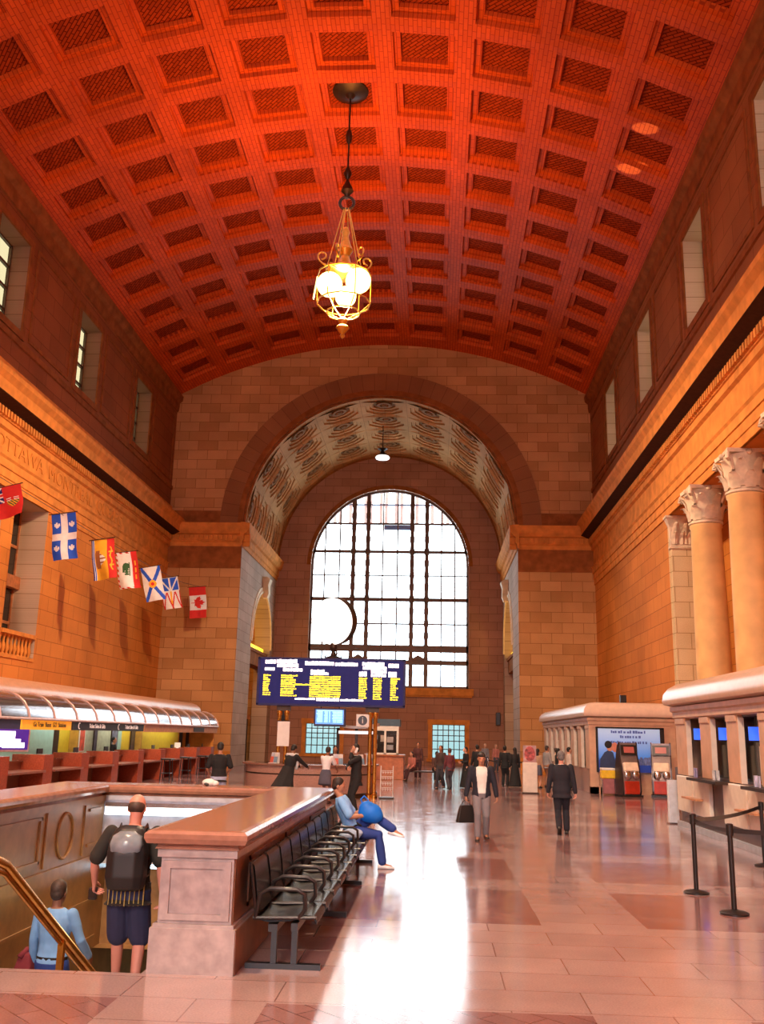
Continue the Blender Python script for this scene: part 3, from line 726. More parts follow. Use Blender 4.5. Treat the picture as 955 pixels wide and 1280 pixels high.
# ------------------------------------------------------------------ information desk
t = thing('information_desk', 'curved pink granite information desk with dark base, under the train board', 'desk', (-4.17, 33.0, 0))
def arcwall(mb, r0, r1, z0, z1, a0, a1, n=28, sx=1.0, sy=1.0):
    P = lambda r, a, z: (r * sx * cos(a), r * sy * sin(a), z)
    rings = []
    for i in range(n + 1):
        a = a0 + (a1 - a0) * i / n; rings.append([P(r0, a, z0), P(r1, a, z0), P(r1, a, z1), P(r0, a, z1)])
    mb.loft(rings)
A0, A1 = PI - .15, 2 * PI + .15
m_ = MB(); arcwall(m_, 2.05, 2.2, .14, .98, A0, A1); m_.build('counter_front', M_gran, t, smooth=True)
m_ = MB(); arcwall(m_, 2.0, 2.26, 0, .14, A0, A1); m_.build('plinth', M_dark, t, smooth=True)
m_ = MB(); arcwall(m_, 1.95, 2.32, .98, 1.03, A0, A1); m_.build('worktop', plain('desk_top', (.28, .14, .1), .2), t, smooth=True)
m_ = MB(); arcwall(m_, 2.2, 2.215, .70, .74, A0, A1); m_.build('band', M_dark, t, smooth=True)
# glazed cabin with a white canopy behind the counter
t = thing('information_canopy', 'white curved canopy on a dark framed glass screen behind the desk', 'canopy', (-2.72, 33.6, 0))
m_ = MB(); m_.loft([[(x, y, 2.2 + .12 * ((x / .65) ** 2) * .6 + dz) for y, dz in ((-.5, 0), (.5, 0), (.5, .09), (-.5, .09))] for x in [-.8 + 1.6 * i / 12 for i in range(13)]]); m_.build('roof', M_white, t)
m_ = MB()
for x in (-.62, .02, .6): m_.box(x - .05, x + .05, -.05, .05, 0, 2.22)
m_.box(-.62, .6, -.05, .05, .9, 1.0); m_.build('frame', M_dark, t)
m_ = MB(); m_.box(-.6, .6, -.07, .06, 2.02, 2.12); m_.build('lamp_strip', plain('lamp_strip', (.95, .93, .9), .5, emit=(1, .95, .9), es=1.2), t)
m_ = MB(); m_.quad((-.6, 0, 1), (.58, 0, 1), (.58, 0, 2.2), (-.6, 0, 2.2)); m_.build('pane', M_glass, t, recalc=False)
def signboard(name, label, loc, w, h, face, text, tcol, size, rz=0, round_=False, cat='sign', d=.06):
    t = thing(name, label, cat, loc, rz)
    m_ = MB(); m_.box(-w / 2, w / 2, -d / 2, d / 2, -h / 2, h / 2); m_.build('panel', face, t, bev=.008)
    if round_:
        m_ = MB(); m_.loft([[(h * .38 * cos(2 * PI * i / 24), y, h * .38 * sin(2 * PI * i / 24)) for i in range(24)] for y in (-d / 2 - .012, -d / 2)]); m_.build('roundel', M_black, t)
        textmesh('letter', text, size, M_white, t, (0, -d / 2 - .018, 0))
    elif text: textmesh('lettering', text, size, tcol, t, (0, -d / 2 - .006, 0))
    return t
signboard('information_sign', 'white square sign with a round black i, hanging over the desk canopy', (-2.33, YD - .3, 2.45), .42, .4, M_white, 'i', None, .3, round_=True)
signboard('counter_sign', 'white notice with a black i on the front of the granite desk', (-2.46, 31.28, .75), .3, .42, M_white, 'i', None, .26, rz=R(38), round_=True)
t = thing('hanging_monitor', 'blue screen monitor hung below the train board', 'monitor', (-3.42, YD - .2, 2.54))
m_ = MB(); m_.box(-.52, .52, -.1, .1, -.3, .28); m_.build('casing', plain('monitor_case', (.02, .03, .1), .4), t, bev=.03)
m_ = MB(); m_.box(-.46, .46, -.115, -.1, -.23, .23); m_.build('screen', plain('monitor_blue', (.1, .25, .6), .3, emit=(.08, .32, .85), es=1.0), t)
m_ = MB()
for cx, wd in ((-.33, .1), (-.12, .06), (.0, .02), (.16, .07), (.32, .1)):
    for i in range(7): m_.box(cx - wd * rng.uniform(.6, 1), cx + wd, -.121, -.115, .14 - i * .052, .175 - i * .052)
m_.box(-.42, .42, -.121, -.115, .19, .22); m_.build('listing', plain('monitor_cyan', (.4, .8, .95), .4, emit=(.3, .85, 1), es=1.1), t)
for x in (-.3, .3):
    m_ = MB(); m_.tube([(x, 0, .28), (x, 0, .335)], .02, 8); m_.build('hanger', M_dark, t)
t = thing('hanging_poster', 'blank white sheet hung on the brass posts at the robed visitor', 'poster', (-4.95, YD - .14, 1.98))
m_ = MB(); m_.box(-.2, .2, -.01, .01, -.4, .4); m_.build('sheet', M_white, t)
m_ = MB(); m_.tube([(-.2, 0, .4), (.2, 0, .4)], .015, 8); m_.build('hanger', M_dark, t)
# leaflet holders on the counter
pal = [(.55, .6, .7), (.7, .15, .1), (.8, .75, .7), (.2, .35, .5), (.6, .5, .3), (.75, .7, .75)]
holder = thing('leaflet_holder', 'clear rack of leaflets at the robed visitor on the desk', 'leaflet rack', (-5.25, 31.5, 1.03), R(-30), 'leaflet racks on the desk')
m_ = MB(); m_.box(-.16, .16, -.02, .16, 0, .02); m_.box(-.16, .16, .14, .16, 0, .34); m_.build('stand', M_white, holder)
for i in range(2):
    for j in range(2):
        m_ = MB(); m_.obox((-.075 + .15 * i, .10 - .05 * j, .12 + .12 * (1 - j)), .13, .012, .19, Matrix.Rotation(R(-14), 3, 'X')); m_.build('leaflet', plain('leaflet_%d' % (i * 2 + j), pal[i * 2 + j], .5), holder)
for x, y, rz, lb in ((-4.55, 31.05, -12, 'rack of leaflets on the desk beside the woman in white'), (-3.05, 31.15, 14, 'rack of leaflets on the desk at the phone caller'), (-2.35, 31.5, 35, 'leaflet rack on the desk between the phone caller and the brass posts'), (-2.0, 31.95, 55, 'leaflet rack on the desk against the brass posts')):
    dup(holder, (x, y, 1.03), R(rz), lb)
t = thing('brochure_rack', 'white wire brochure rack standing on the floor beside the brass post', 'rack', (-1.52, 31.75, 0))
m_ = MB()
for x in (-.2, .2):
    m_.tube([(x, -.15, .05), (x, -.15, .8), (x, .05, 1.02), (x, .2, 1.02), (x, .2, .05)], .012, 6)
m_.build('side_frame', M_white, t)
for z in (.25, .42, .6, .78):
    m_ = MB()
    for i in range(6): m_.tube([(-.2 + .08 * i, -.15, z + .1), (-.2 + .08 * i, -.14, z), (-.2 + .08 * i, .2, z + .04)], .006, 5)
    m_.tube([(-.2, -.15, z + .1), (.2, -.15, z + .1)], .008, 6); m_.tube([(-.2, .2, z + .04), (.2, .2, z + .04)], .008, 6); m_.build('wire_tray', M_white, t)
m_ = MB(); m_.box(-.24, .24, -.22, .24, 0, .05); m_.build('base', M_dark, t)
# glass kiosk beyond the desk
t = thing('ticket_kiosk', 'small kiosk with orange wood base and white framed window, beyond the desk', 'kiosk', (-2.3, 46.0, 0))
m_ = MB(); m_.box(-.9, .9, -.8, .8, 0, 1.05); m_.build('base', plain('kiosk_wood', (.50, .17, .08), .35, var=.2), t, bev=.02)
m_ = MB(); m_.box(-.94, .94, -.86, .86, 1.05, 1.12); m_.build('counter', M_wood, t)
m_ = MB()
for x in (-.66, 0.02, .6): m_.box(x - .05, x + .05, -.72, -.66, 1.12, 2.35)
m_.box(-.7, .65, -.74, -.64, 2.2, 2.42); m_.box(-.7, .65, -.72, -.66, 1.12, 1.2); m_.build('frame', M_white, t)
m_ = MB(); m_.quad((-.66, -.69, 1.2), (.6, -.69, 1.2), (.6, -.69, 2.2), (-.66, -.69, 2.2)); m_.build('pane', M_gldark, t, recalc=False)
m_ = MB()
for x, z, wd, h, c in ((-.45, 1.9, .22, .2, 0), (-.45, 1.5, .2, .22, 4), (-.1, 1.85, .2, .3, 2), (.25, 1.8, .3, .26, 5), (.25, 1.45, .3, .22, 0)):
    m_.mat(plain('notice_%d' % c, tuple(.5 * q for q in pal[c]), .5)); m_.box(x - wd / 2, x + wd / 2, -.705, -.695, z - h / 2, z + h / 2)
m_.build('notices', None, t)
m_ = MB(); m_.box(-.75, .7, -.75, .7, 2.42, 2.74); m_.build('header', plain('kiosk_teal', (.06, .12, .18), .4), t)
# small wall boxes
for x, z, lb in ((4.55, 3.3, 'narrow dark box high on the back wall beyond the far window side'), (-10.9, 3.2, 'narrow dark box on the back wall beside the side passage')):
    t = thing('wall_speaker', lb, 'speaker', (x, YA - .12, z)); m_ = MB(); m_.box(-.16, .16, -.1, .1, -.45, .45); m_.build('cabinet', M_dark, t, bev=.02); m_ = MB(); m_.box(-.12, .12, -.11, -.1, -.4, .4); m_.build('grille', M_black, t)

# ------------------------------------------------------------------ flags on a wire along the wall
def flagmat(n, c): return plain('flag_' + n, c, .8, var=.06)
FB, FW, FR, FY, FG, FK = flagmat('blue', (.015, .09, .62)), flagmat('white', (.78, .76, .76)), flagmat('red', (.62, .02, .015)), flagmat('yellow', (.85, .42, .02)), flagmat('green', (.03, .1, .03)), flagmat('navy', (.01, .015, .16))
FO = flagmat('brown', (.35, .12, .03))
def star(u, v, cu, cv, a, b): return abs((u - cu) / a) + abs((v - cv) / b) < 1 or (abs(u - cu) < a * .25 and abs(v - cv) < b * 1.2)
def f_quebec(u, v):
    if abs(u - .5) < .13 or abs(v - .5) < .075: return FW
    for cu in (.2, .8):
        for cv in (.25, .76):
            a, b = abs(u - cu), v - cv
            if (a < .035 and abs(b) < .065) or (abs(b + .005) < .014 and a < .11) or (.05 < a < .11 and -.02 < b < .035) or (a < .07 and abs(b + .04) < .012): return FW
    return FB
def f_nb(u, v):
    if u < .14: return [FK, FW, FB, FW][int(u / .035) % 4]
    if u > .68:
        du, dv = (u - .84) / .09, (v - .5) / .3
        return FY if (abs(du + .35 * sin(dv * 7)) < .3 and abs(dv) < 1) or (abs(du) < .9 and abs(abs(dv) - .55) < .07) else FR
    if .16 < u < .36 and .28 < v < .72 and abs(u - .30) < .09 + .12 * (.5 - abs(v - .5)): return FO
    if .34 < u < .62 and abs(v - .5) < .17 * (1 - (u - .34) / .34): return FW if int(v * 30) % 3 else FO
    return FY
def f_pei(u, v):
    e = min(u, v * 2, (1 - v) * 2)
    if e < .075 and u < .7: return FR if int((u + v * 2) * 7) % 2 else FW
    if u > .7:
        if .78 < u < .92 and .2 < v < .8 and int(v * 16) % 3: return FY if abs(u - .85) < .04 else FR
        return FR
    a = (u - .42) / .16
    if ((v - .62) / .09) ** 2 + a * a < 1 or (abs(u - .3) < .04 and .45 < v < .62): return FG
    for c in (.4, .46, .52):
        if ((v - c) / .03) ** 2 + ((u - .44) / .1) ** 2 < 1: return FG
    if .54 < u < .6 and .35 < v < .72: return FG
    return FW
def f_ns(u, v):
    if abs((u - .5) / .2) ** 2 + abs((v - .5) / .12) ** 2 < 1:
        return FR if abs((u - .5) / .09) ** 2 + abs((v - .5) / .05) ** 2 < 1 else FY
    return FB if abs(u - v) < .1 or abs(u - (1 - v)) < .1 else FW
def f_nl(u, v):
    if v > .55:
        w_ = (v - .55) / .45
        if abs(u - .5) < .05 or abs(abs(u - .5) - w_ * .5) < .045 or w_ > .96 or u < .04 or u > .96 or w_ < .06: return FW
        return FB
    w_ = (.55 - v) / .55
    for c in (.28, .72):
        if abs(abs(u - c) - (w_ * .24)) < .035 and w_ > .05: return FR
    if u < .05 or u > .95 or abs(u - .5) < .045 and w_ < .8: return FR if u < .05 or u > .95 else FY
    return FW
def f_canada(u, v):
    if v < .26 or v > .74: return FR
    a, b = (v - .5) / .24, (u - .5) / .48                      # leaf lying on its side, stem to one side
    ax, ay = abs(a), b
    pts = [(0, .9), (.16, .55), (.33, .62), (.28, .18), (.5, .38), (.56, .26), (.85, .3), (.72, .05), (.8, -.02), (.42, -.36), (.46, -.5), (.06, -.44), (.05, -.9), (0, -.9)]
    c = False
    for i in range(len(pts)):
        (x1, y1), (x2, y2) = pts[i], pts[i - 1]
        if (y1 > ay) != (y2 > ay) and ax < (x2 - x1) * (ay - y1) / (y2 - y1) + x1: c = not c
    return FR if c else FW
def f_ontario(u, v):
    if v > .52 and u < .5:
        if abs(u - .25) < .05 or abs(v - .76) < .04: return FR
        if abs(u - .25) < .09 or abs(v - .76) < .07 or abs(abs(u - .25) * .95 - abs(v - .76)) < .03: return FW
        return FK
    du, dv = (u - .74) / .17, (v - .48) / .15
    if abs(du) < 1 and -1 < dv < 1 and abs(du) < 1.2 - max(0, -dv) * .9:
        if dv > .35: return FR if abs(du) < .2 or abs(dv - .67) < .12 else FW
        return FY if int((du + 1) * 4 + (dv + 1) * 3) % 2 else FG
    return FR
def flag(label, fn, loc, w=.92, h=1.8, roll=-4, amp=.05, nu=44, nv=80, yaw=0, hang=0):
    t = thing('hanging_flag', label, 'flag', loc, R(yaw), 'provincial flags on the wire')
    m_ = MB(); q = random.Random(label); p1, p2 = q.uniform(0, 6), q.uniform(0, 6)
    vs = []
    for j in range(nv + 1):
        for i in range(nu + 1):
            u, v = i / nu, j / nv
            yy = amp * sin(u * 6 + p1 + v * 2) * (1.1 - v) + .04 * sin(v * 5 + p2)
            vs.append(((u - .5) * w + (1 - v) * hang + .03 * (1 - v) * sin(v * 7 + p1), yy, (v - 1) * h))
    o = 0
    m_.v = vs; m_.uv = [(0, 0)] * len(vs)
    for j in range(nv):
        for i in range(nu):
            m_.mat(fn((i + .5) / nu, (j + .5) / nv)); m_.f.append((j * (nu + 1) + i, j * (nu + 1) + i + 1, (j + 1) * (nu + 1) + i + 1, (j + 1) * (nu + 1) + i)); m_.mi.append(m_.m)
    c = m_.build('cloth', None, t, smooth='all', recalc=False)
    m_ = MB(); m_.tube([(-w / 2 - .08, 0, .02), (w / 2 + .08, 0, .02)], .018, 8); r_ = m_.build('rod', M_dark, t)
    c.rotation_euler.y = R(roll); r_.rotation_euler.y = R(roll)
    return t
FX = -14.35
flag('red flag with a small shield, first on the wire beside the window recess', f_ontario, (FX - .12, 29.6, 9.74), 1.3, 1.05, -14, .12)
flag('blue flag with white cross and four white lilies', f_quebec, (FX, 34.6, 10.05), .95, 1.82, -8, .04)
flag('yellow flag with a ship and a red strip with a lion', f_nb, (FX, 39.0, 9.95), 1.0, 1.75, -9, .08)
flag('white flag with green trees and a red strip with a lion', f_pei, (FX, 42.2, 10.0), .98, 1.72, -7, .08, hang=.12)
flag('white flag with diagonal blue cross and small gold shield', f_ns, (FX, 46.0, 9.98), .98, 1.75, -10, .05, hang=.12)
flag('white flag with blue triangles above and thin red outlines below', f_nl, (FX, 49.4, 10.0), .98, 1.7, -10, .05, hang=.1)
flag('red and white flag with a red maple leaf, last on the wire', f_canada, (FX + .25, 54.6, 10.3), 1.0, 1.85, -5, .04, hang=.06)
m_ = MB(); m_.tube([(FX, 14, 10.3), (FX, 22, 10.02), (FX, 30, 10.0), (FX, 38, 9.98), (FX, 46, 10.02), (FX + .1, 52, 10.15), (FX + .25, 55.9, 10.5)], .012, 6)
tag(m_.build('flag_wire', M_dark), 'thin wire the row of flags hangs from', 'wire')

# ------------------------------------------------------------------ chandelier
YC = 32.08
t = thing('chandelier', 'huge gilt lantern chandelier on a long rod from the vault', 'chandelier', (XC, YC, 0))
m_ = MB(); m_.lathe([(.75, 26.78), (.7, 26.6), (.45, 26.5), (.2, 26.45), (.08, 26.3)], (0, 0, 0), 20); m_.build('ceiling_rose', M_dark, t, smooth=True)
m_ = MB(); m_.lathe([(.035, 26.4), (.035, 24.95), (.1, 24.85), (.14, 24.65), (.1, 24.4), (.035, 24.3), (.035, 23.3), (.1, 23.2), (.16, 23.0), (.1, 22.85), (.05, 22.75), (.12, 22.55), (.2, 22.4), (.24, 22.25), (.1, 22.1), (.08, 21.95)], (0, 0, 0), 14); m_.build('rod', M_dark, t, smooth=True)
m_ = MB(); m_.tube([(.27 * cos(2 * PI * i / 20), 0, 21.74 + .27 * sin(2 * PI * i / 20)) for i in range(20)], .06, 8, ref=(0, 1, 0), closed=True); m_.build('ring', M_dark, t, smooth=True)
for i in range(6):
    a = 2 * PI * i / 6 + .3; c, s_ = cos(a), sin(a)
    m_ = MB(); m_.tube([(.1 * c, .1 * s_, 21.5), (.3 * c, .3 * s_, 20.6), (.62 * c, .62 * s_, 19.2), (.72 * c, .72 * s_, 18.9)], .022, 6); m_.build('chain', M_gold, t)
    m_ = MB(); pts = [((.62 + .42 * (1 - q) - .0) * c + 0, (.62 + .42 * (1 - q)) * s_, 18.9 + .55 * q) for q in (1, .6, .2)]
    sp_ = [(.7 + .32 * sin(th) * (1 - th / 9) + .12 * th / 3, 19.35 + .3 * -cos(th) * (1 - th / 9)) for th in [k_ * .45 for k_ in range(14)]]
    m_.tube([(r_ * c, r_ * s_, z_) for r_, z_ in sp_], .035, 6); m_.build('scroll_arm', M_gold, t, smooth=True)
m_ = MB(); m_.lathe([(.08, 20.7), (.16, 20.5), (.1, 20.3), (.2, 20.0), (.3, 19.75), (.16, 19.5), (.25, 19.2), (.5, 18.95), (.72, 18.9), (.74, 18.8), (.1, 18.78)], (0, 0, 0), 18); m_.build('crown', M_gold, t, smooth=True)
m_ = MB()
for r_, z_ in ((1.0, 18.72), (1.0, 17.58), (.62, 17.2)): m_.tube([(r_ * cos(2 * PI * i / 12), r_ * sin(2 * PI * i / 12), z_) for i in range(12)], .028, 8, closed=True)
for i in range(6):
    a = 2 * PI * i / 6; m_.tube([(.2 * cos(a), .2 * sin(a), 18.85), (1.0 * cos(a), 1.0 * sin(a), 18.72), (1.0 * cos(a), 1.0 * sin(a), 17.58), (.62 * cos(a), .62 * sin(a), 17.2), (.12 * cos(a), .12 * sin(a), 16.95)], .022, 6)
m_.build('lantern_frame', M_gold, t)
M_lamp = plain('lamp_glow', (1, .8, .4), .4, emit=(1, .78, .2), es=7)
for gx, gy, gz, gr in ((-.48, -.5, 18.1, .47), (.56, -.35, 18.32, .47), (0, .7, 18.2, .4)):
    m_ = MB(); m_.ball((gx, gy, gz), gr, nu=18, nv=12); m_.build('globe', M_lamp, t, smooth=True)
    m_ = MB(); m_.lathe([(.03, 18.85), (.03, gz + gr + .06), (.12, gz + gr), (.14, gz + gr - .06)], (gx, gy, 0), 10); m_.build('lamp_holder', M_gold, t)
m_ = MB(); a2 = PI * 1.06; ca, sa = cos(a2), sin(a2)
m_.obox((1.06 * ca, 1.06 * sa, 18.12), .04, .13, .9, Matrix.Rotation(R(8), 3, 'Y')); m_.build('glass_strip', plain('warm_strip', (.9, .8, .5), .4, emit=(1, .85, .4), es=1.3), t)
m_ = MB(); m_.lathe([(.1, 17.0), (.2, 16.9), (.12, 16.75), (.26, 16.6), (.14, 16.45), (.06, 16.35), (.1, 16.28), (.02, 16.18)], (0, 0, 0), 14); m_.build('finial', M_gold, t, smooth=True)
# small lamp in the alcove vault
t = thing('pendant_lamp', 'small dark pendant lamp with a white shade under the coffered alcove vault', 'lamp', (-3.7, 62, 0))
m_ = MB(); m_.tube([(0, 0, 22.9), (0, 0, 21.2)], .03, 8); m_.build('rod', M_dark, t)
m_ = MB(); m_.lathe([(.1, 21.3), (.35, 21.2), (.12, 21.05), (.2, 20.9), (.42, 20.75), (.42, 20.68)], (0, 0, 0), 16); m_.build('body', M_dark, t, smooth=True)
m_ = MB(); m_.lathe([(.44, 20.68), (.5, 20.6), (.46, 20.5), (.05, 20.46)], (0, 0, 0), 16); m_.build('shade', plain('pendant_glow', (.9, .9, .9), .4, emit=(1, .95, .9), es=1.3), t, smooth=True)
# yellow troughs of light on the transom beams of the side arches
for X, sg, lb in ((AL, -1, 'yellow light trough in the side arch behind the train board'), (ARX, 1, 'yellow light trough in the side arch beyond the white pillar sign')):
    t = thing('trough_light', lb, 'light', (X + sg * .6, OY, 7.45))
    m_ = MB(); m_.box(-.2, .2, -3.4, 3.4, 0, .08); m_.build('housing', M_dark, t)
    m_ = MB(); m_.box(-.17, .17, -3.35, 3.35, .08, .34); m_.build('tube', plain('trough_glow', (1, .8, .1), .4, emit=(1, .68, .02), es=1.6), t)

# ------------------------------------------------------------------ columns of the colonnade
def acanthus(mb, r, z0, h, n, ph, lean):
    for i in range(n):
        a = 2 * PI * (i + ph) / n; c, s_ = cos(a), sin(a); tx, ty = -s_, c; wd = 2 * PI * r / n * .46
        rings = []
        for q, o, ww in ((0, .02, .8), (.35, .05, 1), (.7, .10, .95), (.9, .2, .7), (1.0, lean, .45), (.93, lean + .08, .25)):
            x, y = (r + o) * c, (r + o) * s_; z = z0 + h * q
            rings.append([(x + tx * wd * ww, y + ty * wd * ww, z), (x + .05 * c, y + .05 * s_, z), (x - tx * wd * ww, y - ty * wd * ww, z), (x - .05 * c, y - .05 * s_, z)])
        mb.loft(rings)
def capital(r, z0, square=False):
    m_ = MB(); m_.lathe([(r, z0), (r + .06, z0 + .04), (r + .06, z0 + .1), (r, z0 + .13), (r * .98, z0 + .5), (r * 1.02, z0 + .9), (r * 1.22, z0 + 1.25)], (0, 0, 0), 28)
    acanthus(m_, r, z0 + .14, .5, 8, 0, .22); acanthus(m_, r, z0 + .2, .85, 8, .5, .26)
    for i in range(4):                                   # corner volutes
        a = PI / 4 + PI / 2 * i; c, s_ = cos(a), sin(a)
        m_.tube([((r + .1) * c, (r + .1) * s_, z0 + .75), ((r + .28) * c, (r + .28) * s_, z0 + 1.12), ((r + .42) * c, (r + .42) * s_, z0 + 1.2), ((r + .46) * c, (r + .46) * s_, z0 + 1.05), ((r + .36) * c, (r + .36) * s_, z0 + 1.02)], .07, 8)
    b = r + .2; pl = []
    for i in range(4):
        a = PI / 4 + PI / 2 * i
        pl.append(((b * 1.30) * cos(a), (b * 1.30) * sin(a))); a2 = a + PI / 4; pl.append((b * .86 * cos(a2), b * .86 * sin(a2)))
    m_.prism(pl, 'z', z0 + 1.25, z0 + 1.38)
    for i in range(4): m_.ball(((b * .88) * cos(PI / 2 * i), (b * .88) * sin(PI / 2 * i), z0 + 1.27), .1, nu=8, nv=6)
    return m_
M_col = plain('column_stone', (.72, .42, .17), .65, var=.14, scale=1.6); M_cap = plain('capital_stone', (.66, .50, .36), .7, var=.2, scale=4)
def column(y, label):
    t = thing('corinthian_column', label, 'column', (9.72, y, 0))
    m_ = MB(); m_.lathe([(.6, .5), (.6, 3), (.58, 6), (.53, 9.45), (.57, 9.5), (.57, 9.58)], (0, 0, 0), 36); m_.build('shaft', M_col, t, smooth=True)
    m_ = MB(); m_.box(-.8, .8, -.8, .8, 0, .2); m_.lathe([(.8, .2), (.82, .27), (.76, .34), (.68, .36), (.68, .4), (.72, .44), (.7, .5)], (0, 0, 0), 32); m_.build('base', M_col, t, smooth=True)
    capital(.54, 9.58).build('capital', M_cap, t, smooth=True)
column(33.65, 'round stone column next to the square pier, leafy capital'); column(29.25, 'round stone column at the picture edge, rising behind the ticket booth with monitors')
column(24.8, 'round stone column further along the colonnade, behind the booth')
t = thing('square_pier', 'square stone pier with leafy capital, where the colonnade ends', 'pier', (10.15, 38.1, 0))
m_ = MB(); m_.box(-.6, .62, -.12, .18, 0, 9.58); m_.build('shaft', M_anta, t)
m_ = MB(); m_.loft([[(-a, -b, z), (a, -b, z), (a, .18, z), (-a + .02, .18, z)] for a, b, z in ((.62, .12, 9.58), (.68, .18, 9.62), (.68, .18, 9.7), (.63, .13, 9.75), (.64, .15, 10.5), (.8, .32, 10.85), (.84, .36, 10.86), (.84, .36, 10.94))])
for row, h, z0 in ((4, .5, 9.78), (3, .85, 9.8)):
    for i in range(row):
        x = -.62 + 1.24 * (i + .5) / row; w_ = .62 / row * .9
        m_.loft([[(x - w_ * ww, -.13 - o, z0 + h * q), (x, -.19 - o, z0 + h * q), (x + w_ * ww, -.13 - o, z0 + h * q), (x, -.09 - o, z0 + h * q)] for q, o, ww in ((0, 0, .8), (.5, .04, 1), (.85, .14, .7), (1, .24, .4), (.93, .3, .2))])
m_.build('capital', M_cap, t)
# balustrades in the window recesses over the ticket counter
for (a, b, c, d), lb in zip(lowL[2:], ('stone balustrade of the window recess nearer the picture edge', 'stone balustrade of the recess under the red flag')):
    t = thing('window_balustrade', lb, 'balustrade', (XL, (a + b) / 2, 4.6)); L_ = (b - a) / 2 - .02
    m_ = MB(); m_.box(-.35, .06, -L_, L_, .92, 1.08); m_.build('rail', M_tri, t)
    m_ = MB(); m_.box(-.3, .04, -L_, L_, 0, .14); m_.build('base', M_tri, t)
    for i in range(9):
        m_ = MB(); m_.lathe([(.1, .14), (.06, .2), (.1, .4), (.05, .62), (.05, .75), (.09, .86), (.09, .92)], (-.13, -L_ + .2 + (2 * L_ - .4) * i / 8, 0), 10); m_.build('baluster', M_tri, t, smooth=True)
# ------------------------------------------------------------------ ticket counter along the left wall
Y0C, Y1C = 12.0, 51.0
t = thing('ticket_hall_roof', 'long rounded stone roof over the ticket counter, under the flags', 'roof', (0, 0, 0))
m_ = MB()
pr = [(-16.5, 2.75), (-12.75, 2.75), (-12.6, 2.86), (-12.5, 2.95), (-12.5, 3.05), (-12.56, 3.2), (-12.75, 3.36), (-13.05, 3.46), (-13.5, 3.5), (-16.5, 3.5)]
m_.prism(pr, 'y', Y0C, Y1C); m_.build('roof', plain('roof_stone', (.62, .33, .2), .3, var=.08), t, smooth=True)
m_ = MB(); m_.loft([[(-12.5, y, z), (-12.4, y, z), (-12.4, y, z + .05), (-12.5, y, z + .05)] for y, z in ((Y0C, 2.9), (Y1C, 2.9))]); m_.build('moulding', M_trid, t)
t = thing('glass_canopy', 'curved grey glass canopy hung in front of the ticket counter roof', 'canopy', (0, 0, 0))
prC = [(-12.45, 3.0), (-12.2, 2.98), (-11.95, 2.88), (-11.72, 2.7), (-11.58, 2.48), (-11.52, 2.26)]
m_ = MB(); m_.loft([[(x, y, z) for x, z in prC] for y in (Y0C, Y1C)], closed=False, cap=False); m_.build('glazing', plain('canopy_grey', (.30, .29, .32), .12, .75), t, smooth='all', recalc=False)
m_ = MB()
for i in range(22):
    y = Y0C + (Y1C - Y0C) * i / 21
    m_.tube([(x + .01, y, z + .015) for x, z in prC], .025, 6, ref=(0, 1, 0))
m_.tube([(-11.52, Y0C, 2.24), (-11.52, Y1C, 2.24)], .04, 8); m_.build('ribs', plain('canopy_ribs', (.7, .45, .38), .4, .3), t, smooth=True)
# fascia signs and one plain board
RZ = PI / 2
signs = [(24.3, 26.4, 'board_purple', (.03, .015, .08), None, None, 'dark purple fascia sign at the start of the ticket counter'),
         (26.5, 30.2, 'fascia_orange', (.9, .36, .01), 'Go Train  Buses  GO  Stations', M_black, 'orange fascia sign with black lettering over the ticket counter'),
         (30.35, 34.3, 'fascia_black', (.02, .008, .008), 'Ticket Sales & Gifts', None, 'black fascia sign with pale lettering beside the orange sign'),
         (34.3, 37.9, 'fascia_black', (.02, .008, .008), 'Ticket Sales & Gifts', None, 'black fascia sign with pale lettering, further from the orange sign')]
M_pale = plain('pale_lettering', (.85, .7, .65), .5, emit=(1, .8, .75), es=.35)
for a, b, mn, c, tx, tm, lb in signs:
    t = thing('fascia_board', lb, 'sign', (-11.6, (a + b) / 2, 2.08), RZ)
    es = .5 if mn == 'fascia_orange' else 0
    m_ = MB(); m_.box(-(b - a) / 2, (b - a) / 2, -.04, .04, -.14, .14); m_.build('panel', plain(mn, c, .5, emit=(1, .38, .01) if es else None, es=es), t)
    if tx:
        textmesh('lettering', tx, .2, tm or M_pale, t, (.15 if tm else .25, -.05, 0), sx=1.0)
        if not tm:
            m_ = MB(); m_.tube([(-(b - a) / 2 + .55 + .09 * cos(q), -.045, .09 * sin(q)) for q in [PI * .35 + i * .25 for i in range(17)]], .016, 6); m_.build('emblem', M_pale, t)
t = thing('fascia_board', 'plain stone coloured fascia over the far ticket windows', 'fascia', (-11.6, 44.4, 2.08), RZ)  # plain fascia board with a nameplate, not a sign
m_ = MB(); m_.box(-6.4, 6.6, -.04, .04, -.16, .14); m_.build('panel', plain('fascia_tan', (.55, .22, .08), .5), t)
m_ = MB(); m_.box(1.5, 3.6, -.06, -.04, -.12, .08); m_.build('nameplate', M_dark, t)
